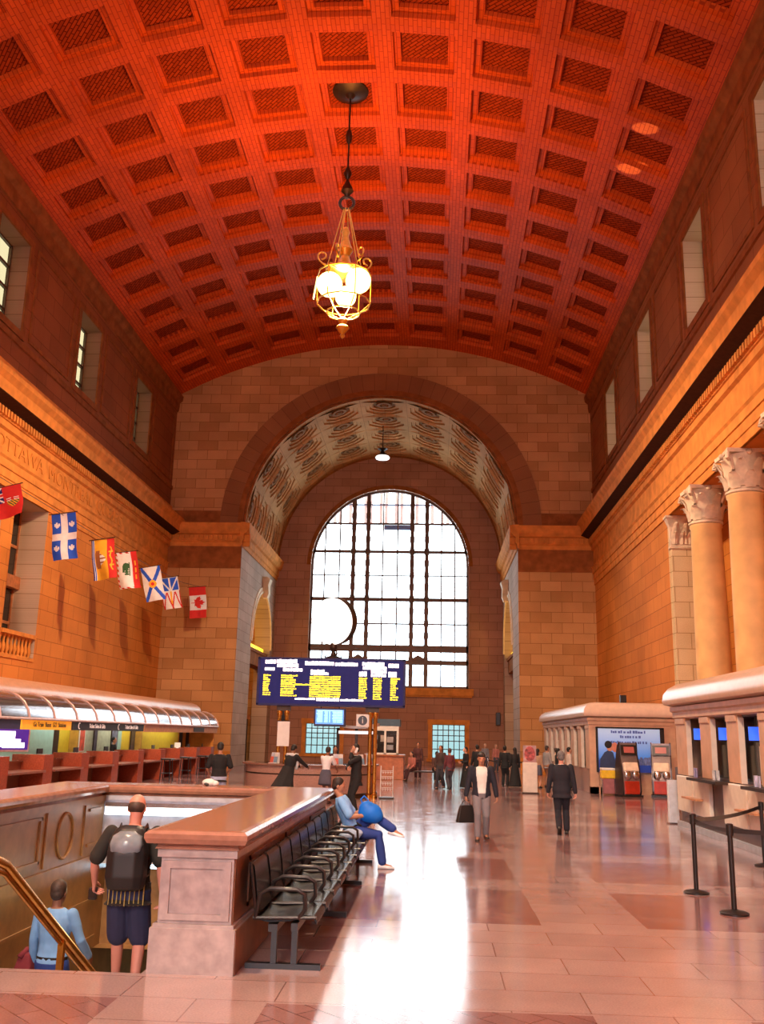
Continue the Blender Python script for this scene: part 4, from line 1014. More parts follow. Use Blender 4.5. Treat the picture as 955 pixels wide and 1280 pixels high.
# back wall of the counter, brightly lit
M_teal = plain('teal_wall', (.33, .55, .48), .6, var=.06); M_yelw = plain('yellow_wall', (.66, .50, .03), .6, var=.06); M_ochre = plain('ochre_wall', (.48, .27, .04), .6)
segs = [(12, 29.0, M_teal), (29.0, 32.3, M_teal), (32.3, 32.8, M_dark), (32.8, 33.8, M_yelw), (33.8, 35.3, M_ochre), (35.3, 38.3, plain('pale_green_wall', (.45, .50, .36), .6)), (38.3, 39.5, M_teal), (39.5, 40.5, M_yelw), (40.5, 41.3, M_ochre), (41.3, 48.4, M_yelw), (48.4, 51, M_tri)]
m_ = MB()
for a, b, mt in segs: m_.mat(mt); m_.box(-13.05, -12.95, a, b, 0, 2.75)
m_.mat(M_ochre)
for y in (33.8, 41.3): m_.box(-12.95, -12.65, y - .06, y + .06, 0, 2.75)
m_.mat(M_tri); m_.box(-12.95, -11.7, 50.85, 51.0, 0, 2.75)
struct(m_.build('wall_ticket_office'))
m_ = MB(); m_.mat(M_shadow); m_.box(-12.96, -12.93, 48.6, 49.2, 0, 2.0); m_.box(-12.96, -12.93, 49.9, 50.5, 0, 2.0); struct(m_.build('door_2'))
# lights above the clerks
for i, y in enumerate((15, 21, 27, 33, 39, 45)):
    t = thing('ceiling_lamp', 'bright white strip lamp under the ticket canopy, %s' % ['out by the near end', 'second of the row', 'over the teal wall', 'over the ochre partitions', 'over the second teal wall', 'over the bright yellow wall'][i], 'light', (-12.3, y, 2.62))
    m_ = MB(); m_.box(-.12, .12, -2.6, 2.6, .02, .1); m_.build('housing', M_white, t)
    m_ = MB(); m_.box(-.09, .09, -2.5, 2.5, -.03, .02); m_.build('diffuser', plain('counter_lamp', (1, 1, .95), .4, emit=(1, .97, .82), es=16), t)
# counter bays: a granite divider and a desk each
ys = [13.2 + 3.05 * i for i in range(13)]
def bay():
    t = thing('ticket_counter', '', 'counter', (0, 0, 0), 0, 'ticket counter bays')
    m_ = MB(); m_.box(-.95, 0, -.34, .34, 0, 1.22); m_.build('divider', M_brgran, t, bev=.015)
    m_ = MB(); m_.box(-.004, .03, -.34, .34, 0, 1.22); m_.box(-.95, .03, -.352, -.335, .0, 1.22); m_.build('end_slab', M_redgran, t)
    m_ = MB(); m_.box(-.75, .12, .34, 2.68, .72, .78); m_.build('desk_shelf', plain('shelf_red', (.25, .08, .05), .3), t)
    m_ = MB(); m_.box(-.92, -.66, .34, 2.68, 0, 1.0); m_.box(-.95, -.6, .34, 2.68, 1.0, 1.04); m_.build('counter_front', M_brgran, t)
    m_ = MB(); m_.box(-.8, -.76, 1.0, 1.4, 1.08, 1.36); m_.box(-.8, -.74, 1.14, 1.26, 1.02, 1.1); m_.build('screen', M_black, t)
    return t
places = ['behind the parapet at the picture edge', 'next from the picture edge', 'with the blue and white monitor above', 'before the teal wall', 'under the orange sign end', 'under the first black sign', 'under the black signs, with a poster', 'under the second black sign end', 'beside the shop shelves', 'before the yellow wall', 'where the yellow wall is brightest', 'beside the white notice', 'last, behind the man in black']
first = None
for y, p in zip(ys, places):
    lb = 'red brown granite ticket counter bay ' + p
    if first is None: first = bay(); first.location = (-11.5, y, 0); first['label'] = lb
    else: dup(first, (-11.5, y, 0), 0, lb)
# stools, notices and screens at the counter
def stool():
    t = thing('counter_stool', '', 'stool', (0, 0, 0), 0, 'black stools at the ticket counter')
    m_ = MB(); m_.box(-.22, .22, -.25, .25, .82, .88); m_.build('seat', M_black, t, bev=.02)
    for x in (-.2, .2):
        for y in (-.22, .22): m_ = MB(); m_.tube([(x * .8, y * .8, .84), (x, y, 0)], .018, 6); m_.build('leg', M_black, t)
    m_ = MB(); m_.tube([(-.18, -.2, .3), (.18, -.2, .3), (.18, .2, .3), (-.18, .2, .3)], .012, 6, closed=True); m_.build('footrest', M_black, t)
    return t
st = None
for y, lb in ((39.3, 'black stool before the yellow wall, nearest of three'), (42.3, 'black stool at the counter, middle one before the yellow wall'), (45.4, 'black stool at the last ticket counter bay')):
    if st is None: st = stool(); st.location = (-10.9, y, 0); st['label'] = lb
    else: dup(st, (-10.9, y, 0), 0, lb)
t = thing('wall_monitor', 'monitor showing white shapes on dark blue, over the ticket counter', 'monitor', (-12.2, 27.3, 1.66), R(60))
m_ = MB(); m_.box(-.62, .62, -.05, .05, -.36, .36); m_.build('frame', plain('monitor_pink', (.75, .6, .65), .4), t, bev=.02)
m_ = MB(); m_.box(-.56, .56, -.06, -.05, -.3, .3); m_.build('screen', plain('screen_navy', (.05, .02, .2), .3, emit=(.08, .02, .3), es=.8), t)
m_ = MB()
for r_ in ((-.5, .1, .0, .22), (-.5, .3, -.22, .0), (-.3, .44, -.25, -.1)): m_.box(r_[0], r_[1], -.066, -.06, r_[2], r_[3])
m_.build('picture', M_whl, t)
m_ = MB(); m_.tube([(0, 0, .36), (0, 0, 1.03)], .025, 8); m_.build('hanger', M_dark, t)
for x, y, z, w_, h, c, lb in ((-12.92, 34.9, 1.6, .5, .8, (.6, .08, .04), 'red and orange poster on the ochre wall behind the counter'), (-12.92, 36.3, 1.6, .3, .8, (.06, .06, .1), 'dark poster on the pale green wall behind the counter'), (-12.92, 38.5, 1.55, .7, .8, (.12, .14, .2), 'blue grey poster beside the second teal wall'), (-12.92, 40.9, 1.6, .5, .9, (.08, .06, .04), 'dark shelf panel of leaflets at the partition before the yellow wall')):
    t = thing('wall_poster', lb, 'poster', (x, y, z), RZ)
    m_ = MB(); m_.box(-w_ / 2, w_ / 2, -.015, .015, -h / 2, h / 2); m_.build('sheet', plain('poster_%d' % int(y * 10), c, .5, var=.6, scale=4), t)
    m_ = MB()
    for q in ((-w_ / 2 - .02, w_ / 2 + .02, h / 2, h / 2 + .03), (-w_ / 2 - .02, w_ / 2 + .02, -h / 2 - .03, -h / 2), (-w_ / 2 - .02, -w_ / 2, -h / 2, h / 2), (w_ / 2, w_ / 2 + .02, -h / 2, h / 2)): m_.box(q[0], q[1], -.02, .02, q[2], q[3])
    m_.build('frame', M_white if c[0] > .2 else M_dark, t)
t = thing('paper_notice', 'white paper notice standing on the divider before the yellow wall', 'notice', (-11.7, 43.7, 1.36)); m_ = MB(); m_.box(-.14, .14, -.01, .01, -.11, .11); m_.build('sheet', M_white, t); m_ = MB(); m_.box(-.05, .05, -.05, .05, -.139, -.11); m_.build('base', M_white, t)

# ------------------------------------------------------------------ stone ticket booths on the right
M_bst = plain('booth_stone', (.58, .34, .22), .45, var=.12, scale=3); M_brf = plain('booth_roof', (.66, .46, .36), .28, var=.06)
M_jw = plain('booth_jamb', (.66, .55, .48), .5, var=.06)
def booth(name, label, x0, y0, y1, ops, z_roof, low, x1=9.45):
    t = thing(name, label, 'booth', (0, 0, 0))
    m_ = MB(); o = .12
    def slab(e, z): return [(x0 - e, y0 - e, z), (x1, y0 - e, z), (x1, y1 + e, z), (x0 - e, y1 + e, z)]
    m_.loft([slab(e, z) for e, z in ((.02, 2.84), (.22, 2.9), (.25, 2.98), (.24, 3.04), (.22, 3.16), (.12, 3.3), (-.06, 3.41), (-.3, z_roof), (-.9, z_roof + .02))]); m_.build('roof', M_brf, t, smooth=True)
    m_ = MB(); m_.loft([slab(e, z) for e, z in ((0, 2.55), (.05, 2.58), (.05, 2.7), (.1, 2.74), (.1, 2.84))]); m_.build('cornice', M_bst, t)
    ys = sorted([y0, y1] + [v for a in ops for v in a])
    for a, b in zip(ys[::2], ys[1::2]):
        m_ = MB(); m_.box(x0, x0 + .12, a, b, low, 2.55); m_.box(x0 - .03, x0 + .05, a + .05, b - .05, 2.42, 2.55); m_.mat(M_bst); p = m_.build('pillar', M_bst, t, bev=.01)
        m_ = MB(); m_.box(x0 + .015, x0 + .13, a - .01, a + .03, low, 2.5); m_.build('jamb', M_jw, p)
    m_ = MB(); m_.box(x0 + .55, x0 + .58, y0 + .1, y1 - .1, low, 2.55); m_.build('window_glass', M_gldark, t)
    for a, b in ops:
        m_ = MB(); m_.box(x0 + .3, x0 + .38, b - .42, b - .3, low, 1.95); m_.build('inner_post', M_cwhite, t)
    return t
ops1 = [(13.0, 14.25), (14.95, 16.2), (16.5, 17.7), (18.4, 19.65), (20.4, 21.6), (22.4, 23.65)]
t = booth('ticket_booth', 'stone ticket booth with blue monitors in its windows, before the columns', 6.06, 12.0, 24.6, ops1, 3.46, 1.22)
m_ = MB(); m_.box(6.1, 9.4, 12, 24.55, 0, 1.22); m_.build('lower_wall', plain('booth_brown', (.10, .045, .03), .4), t)
m_ = MB(); m_.box(9.3, 9.44, 12, 24.6, 1.22, 2.6); m_.box(6.4, 9.4, 24.45, 24.6, 1.22, 2.6); m_.box(6.4, 9.4, 12, 12.1, 1.22, 2.6); m_.build('rear_wall', M_bst, t)
m_ = MB(); m_.box(6.0, 6.1, 12, 24.62, 0, .12); m_.build('plinth', plain('booth_plinth', (.35, .36, .42), .4), t)
for a, b in ((23.1, 24.5), (21.75, 23.0), (19.2, 20.7), (17.9, 19.1), (15.4, 16.9), (14.1, 15.3)):
    m_ = MB(); m_.box(6.0, 6.1, a, b, .38, 1.2); m_.build('front_panel', M_cwhite, t, bev=.02)
for a, b in ((22.2, 23.4), (18.2, 19.4), (14.4, 15.6)):
    m_ = MB(); m_.box(5.82, 6.1, a, b, .72, .76); m_.build('ledge', plain('ledge_wood', (.5, .22, .1), .4), t)
for a, b in ((20.3, 22.6), (16.4, 18.7), (12.6, 14.8)):
    m_ = MB(); m_.box(5.75, 6.2, a, b, 1.16, 1.22); m_.build('counter_ledge', M_dark, t)
nm = ['behind the stanchions', 'in the third window from the booth end', 'in the second window from the booth end', 'in the end window of the booth']
first = None
for y, lb in ((15.6, nm[0]), (19.2, nm[1]), (21.2, nm[2]), (23.2, nm[3])):
    l2 = 'small bright blue monitor ' + lb
    if first is None:
        first = thing('booth_monitor', l2, 'monitor', (6.26, y, 2.18), R(-38), 'blue monitors in the booth windows')
        m_ = MB(); m_.box(-.15, .15, .02, .08, -.15, .15); m_.build('casing', M_black, first, bev=.01)
        m_ = MB(); m_.box(-.135, .135, .0, .02, -.125, .135); m_.build('screen', plain('screen_blue', (.03, .12, .6), .3, emit=(.02, .12, .85), es=1.2), first)
        m_ = MB(); m_.tube([(0, .05, .15), (0, .05, .35)], .015, 6); m_.build('hanger', M_black, first)
    else: dup(first, (6.26, y, 2.18), R(-38), l2)
for y, c, lb in ((22.55, (.35, .3, .5), 'small heap of lilac papers on the booth ledge near its end'), (21.0, (.6, .6, .65), 'white and grey papers on the dark ledge of the booth'), (18.2, (.5, .5, .7), 'bundle of pale blue leaflets on the booth ledge behind the stanchions')):
    t = thing('leaflet_bundle', lb, 'leaflets', (5.95, y, 1.22))
    for i in range(4):
        m_ = MB(); m_.obox((rng.uniform(-.06, .06), rng.uniform(-.15, .15), .105), .02, .12, .2, Matrix.Rotation(rng.uniform(-.5, .5), 3, 'Z')); m_.build('leaflet', plain('leaf_%d' % int(y * 10), c, .5, var=.4), t)
t = thing('info_panel', 'slim white panel standing at the end corner of the ticket booth', 'panel', (6.02, 25.05, 0), R(8))
m_ = MB(); m_.box(-.13, .13, -.05, .05, .03, 1.06); m_.build('board', plain('panel_bluewhite', (.62, .66, .74), .4), t, bev=.01); m_ = MB(); m_.box(-.16, .16, -.09, .09, 0, .03); m_.build('foot', M_steel, t)
# far booth with the poster end
ops2 = [(38.9 + 2.05 * i, 40.1 + 2.05 * i) for i in range(7)]
t = booth('ticket_booth', 'stone ticket booth with a row of dark windows and a blue poster on its end', 6.02, 37.8, 53.2, ops2, 3.44, .9, 9.3)
m_ = MB(); m_.box(6.08, 9.25, 38.0, 53.1, 0, .9); m_.build('lower_wall', M_gran, t)
m_ = MB(); m_.box(6.0, 9.3, 37.78, 37.98, 0, .25); m_.box(6.0, 6.32, 37.78, 38.0, 0, 2.6); m_.box(8.72, 9.3, 37.78, 38.0, 0, 2.6); m_.box(6.3, 8.75, 37.78, 38.0, 2.46, 2.6); m_.box(6.3, 8.75, 37.84, 38.0, 0, 2.5); m_.build('end_wall', M_bst, t)
t = thing('wall_speaker', 'small dark box on the roof of the far booth by the wall', 'speaker', (7.5, 38.6, 3.46)); m_ = MB(); m_.box(-.12, .12, -.12, .12, 0, .3); m_.build('cabinet', M_dark, t, bev=.02); m_ = MB(); m_.box(-.1, .1, -.13, -.12, .03, .27); m_.build('grille', M_black, t)
# the advertising poster
t = thing('advert_poster', 'blue advertising poster of a couple and a skyline on the booth end', 'poster', (7.5, 37.73, 1.64))
pn = nt = None
def gradmat():
    m, nt, bs, out = newmat('poster_sky'); s = nt.nodes.new('ShaderNodeSeparateXYZ'); nt.links.new(objco(nt), s.inputs[0])
    mr = nt.nodes.new('ShaderNodeMapRange'); nt.links.new(s.outputs[2], mr.inputs[0]); mr.inputs[1].default_value = -.8; mr.inputs[2].default_value = .8
    c = ramp(nt, mr.outputs[0], [(0, (.02, .04, .25)), (.25, (.02, .06, .35)), (.32, (.06, .22, .7)), (1, (.42, .58, .85))])
    nt.links.new(c, bs.inputs['Base Color']); nt.links.new(c, bs.inputs['Emission Color']); bs.inputs['Emission Strength'].default_value = .35; bs.inputs['Roughness'].default_value = .35; return m
m_ = MB(); m_.box(-1.18, 1.18, -.02, .02, -.82, .8); m_.build('sheet', gradmat(), t)
m_ = MB()
for q in ((-1.26, -1.18, -.84, .84), (1.18, 1.34, -.84, .84), (-1.26, 1.34, .8, .86)): m_.box(q[0], q[1], -.04, .03, q[2], q[3])
m_.build('frame', M_black, t)
for z, x0, x1 in ((.68, -.68, .62), (.50, -.34, .42), (.29, -.7, .66)):
    x = x0; m_ = MB()
    while x < x1:
        w_ = rng.uniform(.05, .09); m_.box(x, x + w_, -.026, -.02, z - .05, z + rng.uniform(.02, .06)); x += w_ + rng.choice((.015, .015, .05))
    m_.build('lettering', plain('poster_ink', (.08, .14, .5), .5), t)
def flatshape(pts, y): 
    m_ = MB(); m_.loft([[(x, y + d, z) for x, z in pts] for d in (0, .006)]); return m_
ell = lambda cx, cz, rx, rz: [(cx + rx * cos(2 * PI * i / 20), cz + rz * sin(2 * PI * i / 20)) for i in range(20)]
flatshape([(-1.15, -.8), (-1.12, -.35), (-.95, -.1), (-.78, 0), (-.62, -.1), (-.55, -.4), (-.5, -.8)], -.03).build('jacket_print', plain('print_navy', (.02, .04, .12), .6), t)
flatshape(ell(-.74, .12, .13, .17), -.036).build('face_print', plain('print_skin', (.62, .26, .16), .6), t)
flatshape(ell(-.80, .2, .14, .14), -.042).build('hair_print', M_black, t)
flatshape(ell(-.55, .1, .12, .18), -.034).build('second_face_print', plain('print_skin2', (.68, .22, .14), .6), t)
flatshape([(-.55, -.8), (-.55, -.3), (-.3, -.26), (-.18, -.4), (-.2, -.8)], -.044).build('dress_print', plain('print_blue', (.02, .02, .3), .6), t)
m_ = MB(); x = .25
while x < 1.15:
    w_ = rng.uniform(.05, .1); m_.box(x, min(x + w_, 1.17), -.028, -.02, -.55, -.35 + rng.uniform(0, .22)); x += w_ + .01
m_.build('skyline_print', plain('print_skyline', (.16, .2, .42), .6, var=.5, scale=12), t)
# ticket machines
def machine(label, loc, rz):
    t = thing('ticket_machine', label, 'ticket machine', loc, rz, 'ticket machines before the poster')
    side = [(-.2, .04), (.34, .04), (.36, .5), (.33, 1.0), (.25, 1.45), (.14, 1.8), (0, 1.92), (-.02, 1.5), (-.16, 1.05), (-.24, .6), (-.26, .2)]
    for x0, x1 in ((-.36, -.32), (.32, .37)):
        m_ = MB(); m_.prism([(y * 1.06, z * 1.01) for y, z in side], 'x', x0, x1); m_.build('side_panel', plain('machine_side', (.05, .035, .04), .25, .3), t)
        m_ = MB(); m_.tube([(x0 + .02, y * 1.08, z * 1.01) for y, z in side[1:7]], .02, 6); m_.build('chrome_edge', M_steel, t)
    m_ = MB(); m_.prism(side, 'x', -.32, .32); m_.build('body', plain('machine_grey', (.25, .2, .2), .35, .3), t)
    m_ = MB(); m_.obox((0, -.06, 1.66), .6, .06, .36, Matrix.Rotation(R(-12), 3, 'X')); m_.build('screen_head', M_black, t)
    m_ = MB(); m_.obox((0, -.095, 1.67), .4, .012, .22, Matrix.Rotation(R(-12), 3, 'X')); m_.build('screen', plain('machine_screen', (.3, .07, .05), .3, emit=(.5, .09, .07), es=.5), t)
    m_ = MB(); m_.obox((0, -.2, 1.05), .56, .16, .34, Matrix.Rotation(R(-20), 3, 'X')); m_.build('keypad_shelf', plain('machine_cream', (.82, .66, .52), .4), t, bev=.04)
    for x in (-.16, .16):
        m_ = MB(); m_.ball((x, -.27, .78), .14, .07, .18, 12, 8); m_.build('ticket_slot', M_steel, t, smooth=True)
    m_ = MB(); m_.box(-.29, .29, -.29, -.2, .1, .56); m_.build('red_panel', plain('machine_red', (.5, .035, .015), .3), t, bev=.02)
    m_ = MB(); m_.box(-.4, .4, -.32, .4, 0, .07); m_.build('base', M_black, t)
    return t
m1 = machine('ticket machine in front of the couple on the poster', (7.18, 36.4, 0), R(14))
dup(m1, (8.45, 36.7, 0), R(-12), 'ticket machine in front of the skyline end of the poster')
t = thing('recycling_bin', 'bin with a yellow top under the couple on the poster', 'bin', (6.55, 37.2, 0))
m_ = MB(); m_.box(-.22, .22, -.2, .2, .05, .6); m_.build('body', plain('bin_body', (.35, .12, .13), .5), t, bev=.02); m_ = MB(); m_.box(-.25, .25, -.22, .22, .6, .9); m_.build('top', plain('bin_yellow', (.85, .55, .02), .4), t, bev=.03)
m_ = MB(); m_.box(-.25, .25, -.22, .22, .9, .98); m_.build('lid', M_white, t, bev=.02); m_ = MB(); m_.box(-.24, -.22, -.21, .21, 0, .6); m_.build('side_rail', M_steel, t); m_ = MB(); m_.box(.22, .24, -.21, .21, 0, .6); m_.build('side_rail', M_steel, t)
t = thing('easel_stand', 'white folding stand leaning beside the second ticket machine', 'stand', (8.95, 36.2, 0), R(-20))
m_ = MB(); m_.tube([(-.1, 0, 0), (0, .06, 1.15)], .018, 6); m_.tube([(.2, 0, 0), (.1, .06, 1.15)], .018, 6); m_.tube([(.05, .4, 0), (.05, .08, 1.1)], .018, 6); m_.tube([(-.06, .02, .45), (.16, .02, .45)], .015, 6); m_.build('legs_frame', M_white, t); m_ = MB(); m_.box(-.12, .22, .0, .02, .6, 1.1); m_.build('board', plain('easel_board', (.12, .1, .12), .5), t)

# ------------------------------------------------------------------ stanchions, pillar sign
def stanchion(label, loc, m=None, group='belt stanchions before the booth', h=1.03):
    t = thing('stanchion', label, 'stanchion', loc, 0, group); m = m or M_black
    m_ = MB(); m_.lathe([(.17, 0), (.17, .02), (.14, .035), (.05, .05), (.03, .06)], (0, 0, 0), 24); m_.build('base', m, t, smooth=True)
    m_ = MB(); m_.lathe([(.032, .05), (.032, h - .12)], (0, 0, 0), 14); m_.build('post', m, t, smooth=True)
    m_ = MB(); m_.lathe([(.045, h - .13), (.045, h), (.03, h + .01)], (0, 0, 0), 14); m_.build('belt_head', m, t, smooth=True)
    return t
def belt(a, b, label, z0=.93, sag=.03, m=None):
    m_ = MB(); a = Vector(a); b = Vector(b); d = (b - a).normalized(); a = a + d * .045; b = b - d * .045; nrm = Vector((-d.y, d.x, 0)) * .003
    rings = []
    for i in range(9):
        q = i / 8; p = a.lerp(b, q); z = z0 - sag * 4 * q * (1 - q)
        rings.append([p + nrm + Vector((0, 0, z)), p - nrm + Vector((0, 0, z)), p - nrm + Vector((0, 0, z + .055)), p + nrm + Vector((0, 0, z + .055))])
    m_.loft(rings); return tag(m_.build('barrier_belt', m or M_black), label, 'barrier belt')
stanchion('black belt stanchion nearest the camera, on the open floor', (3.62, 12.3, 0)); stanchion('black belt stanchion standing just behind the nearest one', (3.58, 13.83, 0)); stanchion('black belt stanchion against the ticket booth plinth', (5.55, 17.0, 0))
stanchion('black belt stanchion out beyond the picture edge', (5.8, 12.1, 0))
belt((3.58, 13.83, 0), (3.62, 12.3, 0), 'short black belt between the two front stanchions')
belt((3.62, 12.3, 0), (5.8, 12.1, 0), 'black belt from the nearest stanchion towards the booth'); belt((3.58, 13.83, 0), (5.55, 17.0, 0), 'black belt from the second stanchion back to the booth plinth', sag=.05)
for x, y, lb in ((2.55, 46.0, 'steel stanchion alone on the pale floor far back'), (3.2, 44.0, 'steel stanchion beside the dark clad couple'), (4.6, 45.0, 'steel stanchion behind the pillar sign')): stanchion(lb, (x, y, 0), M_steel, 'steel stanchions far back')
belt((2.55, 46, 0), (3.2, 44, 0), 'grey belt of the far queue beside the dark clad couple'); belt((3.2, 44, 0), (4.6, 45, 0), 'grey belt of the far queue behind the pillar sign')
t = thing('pillar_sign', 'white pillar with a round pink poster on top, standing on the open floor', 'sign', (3.6, 36.75, 0))
m_ = MB(); m_.box(-.27, .27, -.1, .1, .04, 1.12); m_.build('pillar', M_cwhite, t, bev=.02); m_ = MB(); m_.box(-.31, .31, -.15, .15, 0, .04); m_.build('base', M_dark, t)
m_ = MB(); m_.box(-.24, .24, -.05, .05, 1.12, 1.74); m_.build('poster_panel', plain('sign_pink', (.5, .3, .3), .4, var=.3), t)
m_ = MB(); m_.loft([[(.2 * cos(2 * PI * i / 24), y, 1.44 + .27 * sin(2 * PI * i / 24)) for i in range(24)] for y in (-.06, -.05)]); m_.build('poster_print', plain('sign_red', (.42, .08, .08), .5, var=.7, scale=9), t)
t = thing('stone_bench', 'low dark bench beside the kiosk where two people sit', 'bench', (-.75, 44.6, 0))
m_ = MB(); m_.box(-.6, 1.2, -.25, .25, .38, .45); m_.build('seat', M_dark, t, bev=.02)
for x in (-.5, 1.1): m_ = MB(); m_.box(x - .06, x + .06, -.2, .2, 0, .38); m_.build('leg', M_dark, t)
t = thing('white_bag', 'crumpled white bag lying on the parapet coping near the man in black', 'bag', (-3.55, 15.3, 1.16))
m_ = MB(); m_.ball((0, 0, .05), .11, .08, .06, 12, 8); m_.ball((.09, .01, .04), .07, .06, .045, 10, 6); m_.build('bag', M_white, t, smooth='all'); m_ = MB(); m_.ball((-.02, -.05, .03), .05, .04, .03, 8, 6); m_.build('fold', plain('bag_dark', (.05, .05, .05), .6), t, smooth=True)
for x, z, w_, h, lb in ((4.5, 0, .9, .9, 'pale flower stand far back by the end window'),):
    pass
# ------------------------------------------------------------------ people
TMPC = []
def remesh(mb, name, mats, voxel, parent, extra=None, smooth_it=3, matfn=None):
    """union of the closed shapes in mb as one continuous skin"""
    me = bpy.data.meshes.new('tmp'); me.from_pydata(mb.v, [], mb.f)
    bm = bmesh.new(); bm.from_mesh(me); bmesh.ops.recalc_face_normals(bm, faces=bm.faces); bm.to_mesh(me); bm.free()
    o = bpy.data.objects.new('tmp', me); COL.objects.link(o)
    r = o.modifiers.new('r', 'REMESH'); r.mode = 'VOXEL'; r.voxel_size = voxel
    s_ = o.modifiers.new('s', 'SMOOTH'); s_.factor = .5; s_.iterations = smooth_it
    dg = bpy.context.evaluated_depsgraph_get(); m2 = bpy.data.meshes.new_from_object(o.evaluated_get(dg))
    bpy.data.objects.remove(o); bpy.data.meshes.remove(me)
    if extra and extra.v:
        bm = bmesh.new(); bm.from_mesh(m2); vs = [bm.verts.new(p) for p in extra.v]
        for f in extra.f:
            try: bm.faces.new([vs[i] for i in f])
            except ValueError: pass
        bm.to_mesh(m2); bm.free()
    m2.name = name; m2.materials.clear()
    for m in mats: m2.materials.append(m)
    m2.polygons.foreach_set('use_smooth', [True] * len(m2.polygons))
    if matfn:
        m2.polygons.foreach_set('material_index', [matfn(p.center) for p in m2.polygons])
    o = bpy.data.objects.new(name, m2); COL.objects.link(o); o.parent = parent; return o
def ik(a, b, l1, l2, bend):
    a, b = Vector(a), Vector(b); d = b - a; L = d.length; mx = (l1 + l2) * .998
    if L > mx: b = a + d * (mx / L); d = b - a; L = mx
    x = (l1 * l1 - l2 * l2 + L * L) / (2 * L); h = math.sqrt(max(0, l1 * l1 - x * x)); u = d.normalized(); bd = Vector(bend); bd = (bd - u * bd.dot(u)).normalized()
    return a + u * x + bd * h, b
def fabric(n, c, **k): return plain('cloth_' + n, c, k.pop('rough', .85), var=k.pop('var', .12), **k)
SKIN = {'light': (.58, .30, .20), 'tan': (.42, .20, .12), 'brown': (.22, .10, .06), 'pink': (.62, .27, .2)}
def person(label, loc, rz=0, H=1.75, sex='m', skin='light', pose=None, top=None, bottom=None, shoes=(.02, .015, .012), hair=None, hi=False, group=None, sleeve=1.0, legs='trousers', jacket=None, wide=1.0):
    """local frame: x to the figure's right, y forward, z up"""
    P = dict(lean=0, hipz=.93, hipy=0, ankR=(.1, 0, .09), ankL=(-.1, 0, .09), wrR=None, wrL=None, headp=0, heady=0, kneeR=(0, 1, 0), kneeL=(0, 1, 0), elR=(.35, -1, 0), elL=(-.35, -1, 0), curl=.5, footR=0, footL=0, twist=0)
    P.update(pose or {})
    s = H / 1.75
    t = thing('person', label, 'person', loc, rz, group)
    vox = .011 if hi else .02
    mskin = plain('skin_' + skin, SKIN[skin], .55, var=.08)
    fem = sex == 'f'; bw = (.9 if fem else 1.0) * wide
    pel = Vector((0, P['hipy'], P['hipz']))
    Rl = Matrix.Rotation(-P['lean'], 3, 'X'); Rt = Rl @ Matrix.Rotation(P['twist'], 3, 'Z')
    T = lambda x, y, z: (pel + Rt @ (Vector((x, y, z)) - Vector((0, 0, .93)))) * s
    S = lambda v: Vector(v) * s
    hipc = lambda sg: (pel + Vector((sg * .09, 0, -.02))) * s
    J = {}
    for sg, n in ((1, 'R'), (-1, 'L')):
        a = S(P['ank' + n]); h = hipc(sg); k, a = ik(h, a, .43 * s, .42 * s, P['knee' + n]); J['hip' + n], J['knee' + n], J['ank' + n] = h, k, a
        sh = T(sg * .185 * bw, 0, 1.42); J['sh' + n] = sh
        w = P['wr' + n]; w = S(w) if w else T(sg * .27 * bw, .06, .83)
        e, w = ik(sh, w, .29 * s, .27 * s, P['el' + n]); J['el' + n], J['wr' + n] = e, w
    hc = T(0, .025, 1.63); nk = T(0, 0, 1.46)
    Rh = Rl @ Matrix.Rotation(P['heady'], 3, 'Z') @ Matrix.Rotation(-P['headp'], 3, 'X')
    Hd = lambda x, y, z: hc + Rh @ (Vector((x, y, z)) * s)
    def ringel(c, rx, ry, M, n=14): return [Vector(c) + M @ Vector((rx * cos(2 * PI * i / n), ry * sin(2 * PI * i / n), 0)) for i in range(n)]
    def torso(mb, infl, z0=.84, z1=1.47, flare=0):
        prof = [(.84, .15, .10), (.93, .165, .115), (1.03, .145, .1), (1.12, .142, .1), (1.22, .162, .115), (1.32, .175, .12), (1.39, .172, .105), (1.44, .13, .085), (1.475, .075, .07)]
        if fem: prof = [(.84, .165, .115), (.93, .17, .12), (1.03, .13, .095), (1.12, .128, .098), (1.22, .145, .125), (1.30, .15, .12), (1.39, .155, .095), (1.44, .11, .075), (1.475, .06, .06)]
        rings = []
        for z, rx, ry in prof:
            if z0 - .03 <= z <= z1 + .03:
                rings.append(ringel(T(0, 0, z), (rx * bw + infl) * s, (ry * wide + infl) * s, Rt))
        if z0 < .82:
            zz = z0
            rings = [ringel(T(0, 0, zz), (.17 * bw + infl + flare) * s, (.125 * wide + infl + flare) * s, Rt)] + rings
        mb.loft(rings)
    def limb(mb, pts, rs, n=12): mb.tube(pts, [r * s for r in rs], n); [mb.ball(p, r * s * .98, nu=12, nv=8) for p, r in zip(pts, rs)]
    # ---- body
    b = MB(); torso(b, 0)
    limb(b, [nk - Vector((0, 0, .03)), nk, Hd(0, -.015, -.06)], [.06, .056, .055])
    b.ball(Hd(0, -.012, .03), .077 * s, .098 * s, .098 * s, 20, 14, Rh)
    b.loft([ringel(Hd(0, y, z), rx * s, ry * s, Rh) for z, y, rx, ry in ((-.118, .05, .022, .02), (-.105, .043, .042, .042), (-.07, .028, .058, .062), (-.02, .02, .069, .078), (.03, .01, .073, .088))])
    nb = [Hd(0, .088, .022), Hd(0, .106, -.012), Hd(0, .112, -.028), Hd(0, .09, -.036)]; b.tube(nb, [.011 * s, .014 * s, .018 * s, .012 * s], 8)
